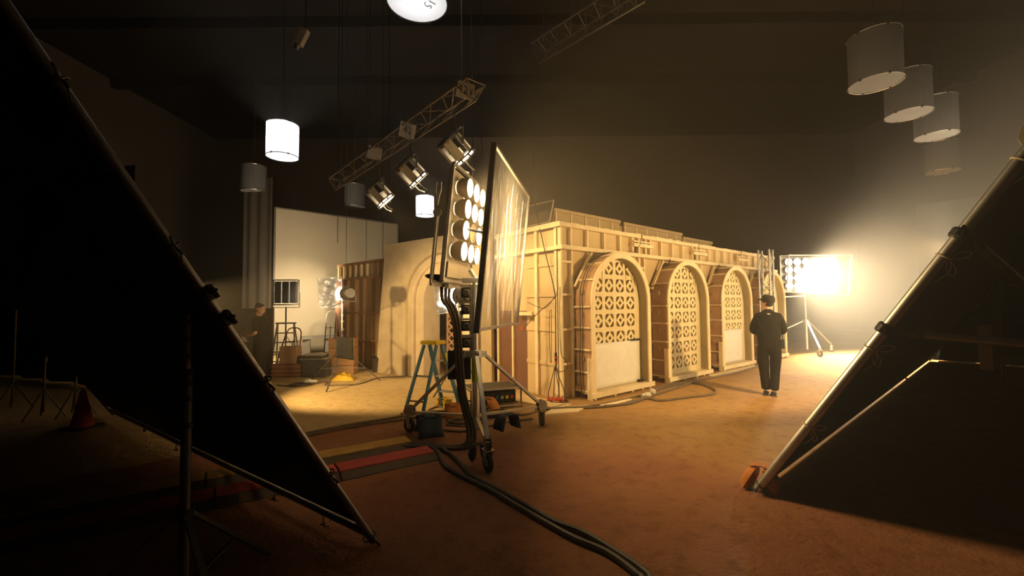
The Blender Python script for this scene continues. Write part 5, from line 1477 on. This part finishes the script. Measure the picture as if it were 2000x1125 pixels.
ground('ground_cable', 0.014, 'cable winding over the floor between coil and yellow bundle', 'cables at the left back', [(-5.006,9.183,0.014),(-4.557,9.046,0.014),(-4.286,9.268,0.014),(-4.086,9.569,0.014),(-3.954,9.133,0.014),(-3.679,9.120,0.014),(-3.284,9.220,0.014),(-3.086,9.988,0.014),(-2.543,10.175,0.014)])

# second gelled lamp behind the main stand
gel_lamp((-0.936,7.500,0.041), (-0.841,7.500,1.836), [(-1.398,7.620,2.107), (-0.952,7.920,2.196), (-0.933,7.900,1.573), (-1.341,7.600,1.508)], V(-0.60, 0.79, -0.06),
    'right lamp on tripod behind the main stand, shining through gel', 'tripod stand of the gelled lamp behind the main stand', 'bluish gel sheet before the lamp at the plaster doorway',
    0.15, ((-0.5, 0.35), (0.55, 0.3), (0.02, -0.4)), 600, 105)

# two spot lamps standing out of sight behind the leaning cloth frames
def hidden_spot(base, head, kd, power, cone, where):
    KB, kc = Vector(base), Vector(head)
    z = kc.z
    kt = thing('tripod_stand', 'tripod lamp stand out of sight behind the %s cloth frame' % where, 'lamp stand', KB, 'tripod lamp stands')
    MB().cyl(KB + V(0, 0, 0.55), KB + V(0, 0, 0.82), 0.02, n=12).build('upper_tube', 'chrome', kt, smooth=True)
    MB().cyl(KB + V(0, 0, 0.81), kc - V(0, 0, 0.165), 0.018, n=10).build('boom_arm', 'chrome', kt, smooth=True)
    for k in range(3):
        a_ = 0.9 + 2.094 * k
        MB().bar(KB + V(0, 0, 0.75), KB + V(0.55 * math.cos(a_), 0.55 * math.sin(a_), 0.01), 0.028, 0.018).build('leg', 'dark_metal', kt)
    kh = thing('spot_lamp', 'spot lamp out of sight behind the %s cloth frame' % where, 'studio lamp', kc - V(0, 0, 0.16), 'spot lamps behind the cloth frames')
    kd = Vector(kd).normalized()
    MB().lathe(kc - kd * 0.20, kd, [(0, 0.0), (0, 0.10), (0.03, 0.13), (0.20, 0.14), (0.32, 0.15), (0.32, 0.13), (0.28, 0.13)], 20).build('housing', 'dark_metal', kh, smooth=True)
    MB().lathe(kc + kd * 0.09, kd, [(0, 0.13), (0.02, 0.07), (0.025, 0.0)], 20).build('lens', 'lens', kh, smooth=True)
    MB().cyl(kc - V(0, 0, 0.17), kc - V(0, 0, 0.11), 0.03, n=10).build('yoke', 'dark_metal', kh)
    lamp('spot_beam', 'SPOT', kc + kd * 0.15, kd, power, WARM, 0.09, cone=math.radians(cone), blend=0.5)
hidden_spot((-5.15, 6.35, 0), (-5.15, 6.35, 2.0), (0.76, 0.65, -0.36), 950, 76, 'left')
hidden_spot((7.2, 8.45, 0), (5.92, 5.55, 2.45), (-0.52, 0.84, -0.22), 820, 108, 'right')

# ------------------------------------------------------------------ far right flood on its stand
RS = Vector((9.70, 14.25, 0))
rs_ = thing('lamp_stand', 'pale wheeled lamp stand under the far right bank of lamps', 'lamp stand', RS)
MB().cyl(RS + V(0, 0, 0.12), RS + V(0, 0, 1.05), 0.045, n=14).build('base_tube', 'alloy', rs_, smooth=True)
MB().cyl(RS + V(0, 0, 1.05), RS + V(0, 0, 2.0), 0.032, n=12).build('riser', 'alloy', rs_, smooth=True)
MB().lathe(RS + V(0, 0, 1.0), (0, 0, 1), [(0, 0.045), (0, 0.09), (0.1, 0.09), (0.1, 0.045)], 14).build('collar', 'alloy', rs_)
for k, w_ in enumerate((Vector((9.42, 13.25, 0)), Vector((10.72, 14.55, 0)), Vector((8.05, 14.6, 0)))):
    d = (w_ - RS).normalized()
    MB().bar(RS + d * 0.10 + V(0, 0, 1.05), w_ + V(0, 0, 0.26), 0.05, 0.035).build('leg', 'alloy', rs_)
    caster(w_, rs_, 0.09, 0.4 + k)
RE = V(0.99, -0.10, 0).normalized(); RN = V(RE.y, -RE.x, 0); RC = Vector((9.707,14.050,2.603))
def RD(e, o, w_): return RC + RE * e + RN * o + V(0, 0, 1) * w_
ff = thing('flood_lamp', 'dazzling bank of twenty four lamps at the far right', 'studio lamp', RD(0, 0, -0.75))
lamp_bank(ff, RD, RE, RN, V(0, 0, 1), 6, 4, 0.262, 0.118, M['lens_far'], off=(), depth=0.12, housing='alloy', bottom=0.04, side=0.08)
MB().bar(RD(0, -0.05, -0.60), RS + V(0, 0, 1.98), 0.06, 0.04).build('yoke', 'alloy', ff)
rd = thing('diffusion_frame', 'clear diffusion frame in front of the far right lamp bank', 'diffusion frame', (9.496,13.300,1.883))
g = [Vector((8.655,13.400,3.158)), Vector((10.799,13.600,3.163)), Vector((10.634,13.600,1.897)), Vector((8.567,13.400,2.005))]
gn = (g[1] - g[0]).cross(g[3] - g[0]).normalized()
MB().grid(lambda u, w_: (g[0] * (1 - u) + g[1] * u) * (1 - w_) + (g[3] * (1 - u) + g[2] * u) * w_ + gn * 0.008 * math.sin(19 * u) * math.sin(5 * w_ + 9 * u), 30, 10).build('film', 'far_film', rd, smooth=True)
for i in range(4): MB().bar(g[i], g[(i + 1) % 4], 0.03, 0.03, gn).build('frame_bar', 'alloy', rd)
mb = MB()
mb.bar(g[3] * 0.75 + g[2] * 0.25, RD(-0.5, 0, -0.55), 0.03, 0.03); mb.bar(g[3] * 0.25 + g[2] * 0.75, RD(0.6, 0, -0.55), 0.03, 0.03)
mb.bar(Vector((8.481,13.500,1.849)), Vector((9.305,13.600,1.876)), 0.04, 0.04)
mb.build('support_arm', 'alloy', rd)

# dim things at the far right
wp = Vector((11.404,10.338,0.000))
tag(MB().rbox(wp + V(0, 0, 0.55), 0.26, 0.26, 1.1, 0.2).build('wooden_post', 'brown_ply', bevel=0.01, loc=wp), 'dim wooden post at the far right behind the brace pole', 'post')
wa, wb = Vector((11.531,12.025,0.000)), Vector((12.790,10.421,0.000))
hanging('black_drape', wa + V(-0.05, 0.08, 0), wa + (wb - wa) * 3.0, 4.4, 'black drape hanging past the far end of the right cloth frame', 0.06, 20, 'black_cloth', z0=0.05)
tag(MB().bar(wa + V(0.2, -0.12, 0.02), wb + V(0.0, -0.12, 0.02), 0.16, 0.04).build('low_kerb', 'brown_ply', loc=wa), 'long low timber strip on the floor at the far right', 'kerb')
sc = thing('scaffold_rack', 'dim rack of pipes in the dark at the far right', 'rack', Vector((12.524,11.051,0.000)))
o_ = Vector((11.130,9.534,0.000)) + V(0.2, 0.0, 0)
for x in (-0.8, 0.8): MB().cyl(o_ + V(x, 0.3 * x, 0), o_ + V(x, 0.3 * x, 2.1), 0.03, n=8).build('upright', 'dark_metal', sc)
for z in (0.5, 1.2, 2.0): MB().cyl(o_ + V(-0.8, -0.24, z), o_ + V(0.8, 0.24, z), 0.025, n=8).build('rail', 'dark_metal', sc)
mk = [Vector((2.348,3.629,0.000)), Vector((2.218,3.374,0.000)), Vector((2.765,3.227,0.000)), Vector((2.944,3.377,0.000))]
# ------------------------------------------------------------------ people
def skin_mesh(name, pts, edges, material, parent=None, xf=None, sub=2, loc=None, root=0):
    """pts: (x, y, z, rx, ry); grown with a Skin modifier and baked to one mesh"""
    me = bpy.data.meshes.new(name)
    P = [xf @ Vector(q[:3]) if xf else Vector(q[:3]) for q in pts]
    o0 = ORG[parent.name] if parent else Vector(loc)
    me.from_pydata([tuple(q - o0) for q in P], edges, [])
    o = bpy.data.objects.new(name + '_tmp', me)
    COL.objects.link(o)
    sk = o.modifiers.new('skin', 'SKIN')
    sk.use_smooth_shade = True
    for i, q in enumerate(pts):
        d = me.skin_vertices[0].data[i]
        d.radius = (q[3], q[4])
        d.use_root = (i == root)
    sb_ = o.modifiers.new('sub', 'SUBSURF'); sb_.levels = sub; sb_.render_levels = sub
    bpy.context.view_layer.update()
    m2 = bpy.data.meshes.new_from_object(o.evaluated_get(bpy.context.evaluated_depsgraph_get()))
    bpy.data.objects.remove(o)
    m2.name = name
    m2.materials.clear(); m2.materials.append(M[material])
    for f in m2.polygons: f.use_smooth = True
    r = bpy.data.objects.new(name, m2)
    COL.objects.link(r)
    if parent: r.parent = parent
    else: r.location = o0
    ORG[r.name] = o0
    return r
def chain(n, start=0): return [(start + i, start + i + 1) for i in range(n - 1)]
def hand_chains(w_, d, pn, side, curl=0.6, s=1.0):
    """palm and five finger chains; w_ wrist, d pointing direction, pn palm normal, side = direction of the thumb"""
    w_, d, pn, side = Vector(w_), Vector(d).normalized(), Vector(pn).normalized(), Vector(side).normalized()
    out = []
    for k, (off, ln) in enumerate(((0.030, 0.072), (0.010, 0.082), (-0.010, 0.076), (-0.028, 0.060))):
        b = w_ + d * 0.085 * s + side * off * s
        ch = [w_ + d * 0.05 * s + side * off * 0.8 * s, b]
        a = 0.0
        q = b
        for j in range(3):
            a += curl * (0.5 + 0.08 * k)
            q = q + (d * math.cos(a) + pn * math.sin(a)) * ln * s * (0.42, 0.32, 0.26)[j]
            ch.append(q)
        out.append(ch)
    th = [w_ + d * 0.02 * s + side * 0.02 * s, w_ + d * 0.045 * s + side * 0.05 * s, w_ + d * 0.075 * s + side * 0.062 * s + pn * 0.015 * s, w_ + d * 0.10 * s + side * 0.058 * s + pn * 0.03 * s]
    return out, th
def hand(name, parent, w_, d, pn, side, curl, xf, s=1.0):
    fingers, th = hand_chains(w_, d, pn, side, curl, s)
    w_, d = Vector(w_), Vector(d).normalized()
    pts = [(*w_, 0.026, 0.022), (*(w_ + d * 0.045 * s), 0.040 * s, 0.018 * s), (*(w_ + d * 0.08 * s), 0.038 * s, 0.015 * s)]
    E_ = [(0, 1), (1, 2)]
    hd = skin_mesh(name, pts, E_, 'skin', parent, xf)
    for i, ch in enumerate(fingers + [th]):
        rr = (0.010, 0.0095, 0.009, 0.0085, 0.0075) if i < 4 else (0.012, 0.012, 0.010, 0.008)
        skin_mesh('finger' if i < 4 else 'thumb', [(*q, rr[j] * s, rr[j] * s) for j, q in enumerate(ch)], chain(len(ch)), 'skin', hd, xf, 1)
    return hd
def head_parts(t, xf, hc, hat=False):
    """eyes, brows and mouth on a head whose centre is hc, facing +y"""
    hc = Vector(hc)
    for s in (-1, 1):
        mb = MB().ball(xf @ (hc + V(0.032 * s, 0.086, 0.012)), 0.012, n=10, m=6)
        mb.build('eye', 'pale', t, smooth=True)
        mb = MB().ball(xf @ (hc + V(0.032 * s, 0.096, 0.012)), 0.006, n=8, m=6)
        mb.build('iris', 'ink', t, smooth=True)
        mb = MB().tube([xf @ (hc + V(0.015 * s, 0.097, 0.032)), xf @ (hc + V(0.034 * s, 0.096, 0.037)), xf @ (hc + V(0.052 * s, 0.085, 0.030))], 0.005, 6)
        mb.build('eyebrow', 'hair', t, smooth=True)
    MB().tube([xf @ (hc + V(-0.024, 0.088, -0.052)), xf @ (hc + V(0, 0.098, -0.050)), xf @ (hc + V(0.024, 0.088, -0.052))], 0.006, 6).build('mouth', 'rust', t, smooth=True)
def rot_about(xf, c, ang, tilt=0.0):
    c = Vector(c)
    return xf @ Matrix.Translation(c) @ Matrix.Rotation(ang, 4, 'Z') @ Matrix.Rotation(tilt, 4, 'X') @ Matrix.Translation(-c)

# --- person with cap, seen from behind
PB = Vector((4.631,7.805,0.000))
PX = Matrix.Translation(PB) @ Matrix.Rotation(math.atan2(-0.42, 0.90), 4, 'Z')
pr_ = thing('person', 'person in black jacket and cap seen from behind with folded arms, right of the arches', 'person', PB)
body = [(0, 0, 0.95, .115, .085), (0, 0, 1.10, .115, .08), (0, 0.005, 1.28, .125, .08), (0, 0, 1.41, .085, .06), (0, 0.0, 1.51, .058, .06), (-0.005, 0.02, 1.59, .068, .078), (-0.01, 0.02, 1.675, .078, .096), (-0.01, 0.012, 1.745, .058, .07),
        (-.14, 0, 1.39, .05, .05), (-.225, .04, 1.16, .05, .05), (-.04, .24, 1.16, .036, .032),
        (.14, 0, 1.39, .05, .05), (.225, .04, 1.16, .05, .05), (.04, .26, 1.20, .036, .032),
        (-.09, 0, .82, .075, .08), (-.085, .03, .48, .062, .068), (-.06, .0, .10, .04, .045),
        (.09, 0, .82, .075, .08), (.09, .02, .48, .062, .068), (.05, -.05, .10, .04, .045)]
bed = [(0, 1), (1, 2), (2, 3), (3, 4), (4, 5), (5, 6), (6, 7), (3, 8), (8, 9), (9, 10), (3, 11), (11, 12), (12, 13), (0, 14), (14, 15), (15, 16), (0, 17), (17, 18), (18, 19)]
skin_mesh('body', body[:5] + body[8:], [(a if a < 5 else a - 3, b if b < 5 else b - 3) for a, b in bed if a not in (5, 6, 4) and b not in (5, 6, 7)], 'skin', pr_, PX)
HXf = rot_about(PX, (-0.0, 0.0, 1.6), 0.75, 0.05)
def head_mesh(parent, xf, z0):
    pts = [(0, 0.0, z0 - 0.16, .055, .055), (0, 0.01, z0 - 0.085, .060, .066), (0, 0.018, z0 - 0.03, .070, .088), (0, 0.012, z0 + 0.045, .076, .096), (0, 0.0, z0 + 0.105, .055, .072),
           (0, 0.098, z0 - 0.005, .012, .014), (0, 0.118, z0 - 0.022, .014, .012), (0.078, 0.0, z0 - 0.005, .012, .022), (0.088, -0.008, z0 + 0.0, .008, .026), (-0.078, 0.0, z0 - 0.005, .012, .022), (-0.088, -0.008, z0 + 0.0, .008, .026), (0, 0.075, z0 - 0.085, .035, .025)]
    ed = [(0, 1), (1, 2), (2, 3), (3, 4), (2, 5), (5, 6), (2, 7), (7, 8), (2, 9), (9, 10), (1, 11)]
    h = skin_mesh('head', pts, ed, 'skin', parent, xf)
    head_parts(h, xf, (0, 0.012, z0 + 0.0))
    return h
hd1 = head_mesh(pr_, HXf, 1.655)
jk = [(0, 0, 0.74, .15, .12), (0, 0, 0.86, .195, .155), (0, -0.005, 1.05, .20, .155), (0, 0.0, 1.25, .215, .155), (0, -0.01, 1.40, .175, .12), (0, -0.005, 1.50, .080, .080), (0, 0.0, 1.56, .070, .072),
      (-.155, -0.005, 1.40, .095, .095), (-.225, .015, 1.24, .088, .088), (-.235, .06, 1.14, .080, .080), (-.14, .20, 1.14, .062, .060), (-.03, .25, 1.17, .048, .046),
      (.155, -0.005, 1.40, .095, .095), (.225, .015, 1.24, .088, .088), (.235, .06, 1.14, .080, .080), (.14, .20, 1.15, .062, .060), (.03, .27, 1.20, .048, .046)]
je = [(0, 1), (1, 2), (2, 3), (3, 4), (4, 5), (5, 6), (4, 7), (7, 8), (8, 9), (9, 10), (10, 11), (4, 12), (12, 13), (13, 14), (14, 15), (15, 16)]
skin_mesh('jacket', jk, je, 'dark_fabric', pr_, PX, root=3)
tr_ = [(0, 0, 1.06, .16, .125), (0, 0, 0.92, .172, .14), (-.095, .0, .80, .115, .125), (-.095, .02, .62, .098, .105), (-.085, .03, .45, .082, .088), (-.075, .01, .25, .075, .08), (-.062, .0, .085, .072, .082),
       (.095, .0, .80, .115, .125), (.095, .01, .62, .098, .105), (.085, .01, .45, .082, .088), (.07, -.02, .25, .075, .08), (.052, -.05, .085, .072, .082)]
skin_mesh('trousers', tr_, [(0, 1), (1, 2), (2, 3), (3, 4), (4, 5), (5, 6), (1, 7), (7, 8), (8, 9), (9, 10), (10, 11)], 'dark_fabric', pr_, PX, root=1)
for x, y in ((-0.062, 0.0), (0.052, -0.05)):
    sh_ = skin_mesh('shoe', [(x, y - 0.05, 0.045, .040, .042), (x, y + 0.04, 0.045, .044, .042), (x, y + 0.13, 0.036, .044, .032), (x, y + 0.19, 0.03, .034, .024)], chain(4), 'rubber', pr_, PX)
    MB().prism([PX @ V(x + a, y + b, 0.0) for a, b in ((-.036, -.09), (.036, -.09), (.045, .05), (.040, .17), (0.0, .215), (-.040, .17), (-.045, .05))], (0, 0, 0.016)).build('sole', 'case', sh_)
skin_mesh('hair', [(0, -0.03, 1.58, .055, .05), (0, -0.022, 1.64, .080, .085), (0, -0.015, 1.69, .088, .098), (0, 0.0, 1.73, .06, .07)], chain(4), 'hair', hd1, HXf)
def cap_pt(u, w_):
    th = 2 * math.pi * u
    k = (0.97, 1.03, 1.05, 0.98, 0.72, 0.0)
    z = (1.665, 1.695, 1.735, 1.770, 1.795, 1.802)
    i = min(4, int(w_ * 5)); f_ = w_ * 5 - i
    r_ = k[i] * (1 - f_) + k[i + 1] * f_
    zz_ = z[i] * (1 - f_) + z[i + 1] * f_
    return HXf @ V(0.092 * r_ * math.cos(th), -0.012 + 0.110 * r_ * math.sin(th), zz_ + 0.012 * math.sin(th) * w_)
cap_ = MB().grid(cap_pt, 28, 15).build('cap', 'charcoal', pr_, smooth=True)
MB().grid(lambda u, w_: HXf @ V(-0.085 + 0.17 * u, 0.085 + (0.03 + 0.075 * math.sin(math.pi * u)) * w_, 1.700 + 0.012 * math.sin(math.pi * u) + 0.020 * w_), 10, 4).build('visor', 'charcoal', cap_, smooth=True)
hand('hand', pr_, (-.05, .25, 1.18), (0.95, .15, .10), (0, -1, 0), (0, 0, 1), 0.5, PX)
hand('hand', pr_, (.05, .27, 1.21), (-0.95, .05, -.10), (0, -1, 0), (0, 0, 1), 0.5, PX)
MB().obox(PX @ V(0.0, -0.125, 1.462), (PX.to_3x3() @ V(0.022, 0, -0.004)), (PX.to_3x3() @ V(0, 0.003, 0)), (0, 0, 0.006)).build('collar_badge', 'paper', pr_)
bg_ = MB().obox(PX @ V(0.205, -0.01, 0.93), (PX.to_3x3() @ V(0.035, 0, 0)), (PX.to_3x3() @ V(0, 0.06, 0)), (0, 0, 0.085)).build('belt_pouch', 'black_metal', pr_, bevel=0.012)
MB().cyl(PX @ V(0.215, -0.01, 1.01), PX @ V(0.215, -0.01, 1.09), 0.008, n=8).build('radio_aerial', 'black_metal', bg_)

# --- person in t-shirt in profile behind the left cloth frame
QB = Vector((-5.251,9.000,0.387)); QB.z = 0
QX = Matrix.Translation(QB) @ Matrix.Rotation(math.radians(100), 4, 'Z')   # chest towards the left, turned a little to the camera
pq = thing('person', 'person in dark t-shirt looking down, holding paper, behind the left cloth frame edge', 'person', QB)
def bend(z): return 0.0 if z < 0.95 else (z - 0.95) * 0.10
qb = [(0, 0, 0.93, .11, .085), (0, .01, 1.10, .11, .08), (0, .03, 1.28, .12, .08), (0, .04, 1.40, .08, .055), (0, .05, 1.51, .055, .055),
      (-.145, .03, 1.39, .045, .045), (-.225, .02, 1.13, .045, .045), (-.14, .24, 1.08, .034, .030),
      (.145, .03, 1.39, .045, .045), (.23, .0, 1.13, .045, .045), (.16, .23, 1.12, .034, .030),
      (-.10, 0, .80, .07, .075), (-.11, .03, .48, .06, .065), (-.11, .0, .10, .04, .045),
      (.10, 0, .80, .07, .075), (.11, .02, .48, .06, .065), (.12, -.03, .10, .04, .045)]
qe = [(0, 1), (1, 2), (2, 3), (3, 4), (3, 5), (5, 6), (6, 7), (3, 8), (8, 9), (9, 10), (0, 11), (11, 12), (12, 13), (0, 14), (14, 15), (15, 16)]
skin_mesh('body', qb, qe, 'skin', pq, QX)
QH = Matrix.Translation(V(0, 0, 0)) @ rot_about(QX, (0, 0.05, 1.55), math.radians(-170), -0.30)
QH = QH @ Matrix.Translation(V(0, 0.045 * 0, 0))
hq = head_mesh(pq, QH @ Matrix.Translation(V(0, 0.05, 0.0)), 1.62)
skin_mesh('hair', [(0, 0.01, 1.60, .06, .06), (0, 0.025, 1.65, .082, .088), (0, 0.035, 1.69, .086, .10), (0, 0.05, 1.73, .070, .085), (0, 0.05, 1.745, .04, .05)], chain(5), 'hair', hq, QH)
ts_ = [(0, 0, 0.74, .14, .11), (0, 0, 0.88, .165, .13), (0, .01, 1.08, .165, .125), (0, .03, 1.27, .185, .135), (0, .035, 1.41, .14, .10), (0, .05, 1.475, .07, .065), (0, .05, 1.51, .06, .06),
       (-.16, .03, 1.405, .082, .082), (-.215, .022, 1.24, .072, .072), (-.225, .022, 1.16, .066, .066), (.16, .03, 1.405, .082, .082), (.215, .012, 1.24, .072, .072), (.23, .01, 1.16, .066, .066)]
skin_mesh('t_shirt', ts_, [(0, 1), (1, 2), (2, 3), (3, 4), (4, 5), (5, 6), (4, 7), (7, 8), (8, 9), (4, 10), (10, 11), (11, 12)], 'dark_fabric', pq, QX, root=3)
skin_mesh('trousers', [(0, 0, 1.04, .15, .115), (0, 0, 0.90, .16, .13), (-.10, .0, .78, .11, .115), (-.11, .02, .45, .082, .085), (-.11, .0, .09, .072, .078), (.10, .0, .78, .11, .115), (.11, .01, .45, .082, .085), (.12, -.03, .09, .072, .078)],
    [(0, 1), (1, 2), (2, 3), (3, 4), (1, 5), (5, 6), (6, 7)], 'dark_fabric', pq, QX, root=1)
for x, y in ((-0.11, 0.0), (0.12, -0.03)):
    skin_mesh('shoe', [(x, y - 0.05, 0.045, .040, .042), (x, y + 0.04, 0.045, .044, .042), (x, y + 0.13, 0.036, .044, .032), (x, y + 0.19, 0.03, .034, .024)], chain(4), 'rubber', pq, QX)
hand('hand', pq, (-.14, .24, 1.08), (0.55, .75, .15), (0.6, -0.5, -0.3), (0, 0, 1), 0.5, QX)
hand('hand', pq, (.16, .23, 1.12), (-0.55, .70, .15), (-0.6, -0.5, -0.3), (0, 0, 1), 0.5, QX)
pap = MB().obox(QX @ V(0.02, 0.32, 1.03), QX.to_3x3() @ V(0.09, 0, 0), QX.to_3x3() @ V(0, 0.06, 0.08), QX.to_3x3() @ V(0, -0.002, 0.0015))
tag(pap.build('paper_sheet', 'paper', loc=QX @ V(0.02, 0.32, 0.98)), 'white paper held in the hands of the person in t-shirt', 'paper')
# ------------------------------------------------------------------ light from the two floods
lamp('flood_lamp_light', 'AREA', HD(0, 0.20, 0.0), HN, 320, WARM, 0.76, 1.0, spread=math.radians(140))
lamp('far_flood_light', 'AREA', RD(0, 0.16, 0.0), RN + V(0.70, 0, -0.60), 3700, (1.0, 0.81, 0.53), 1.5, 1.0, spread=math.radians(142))
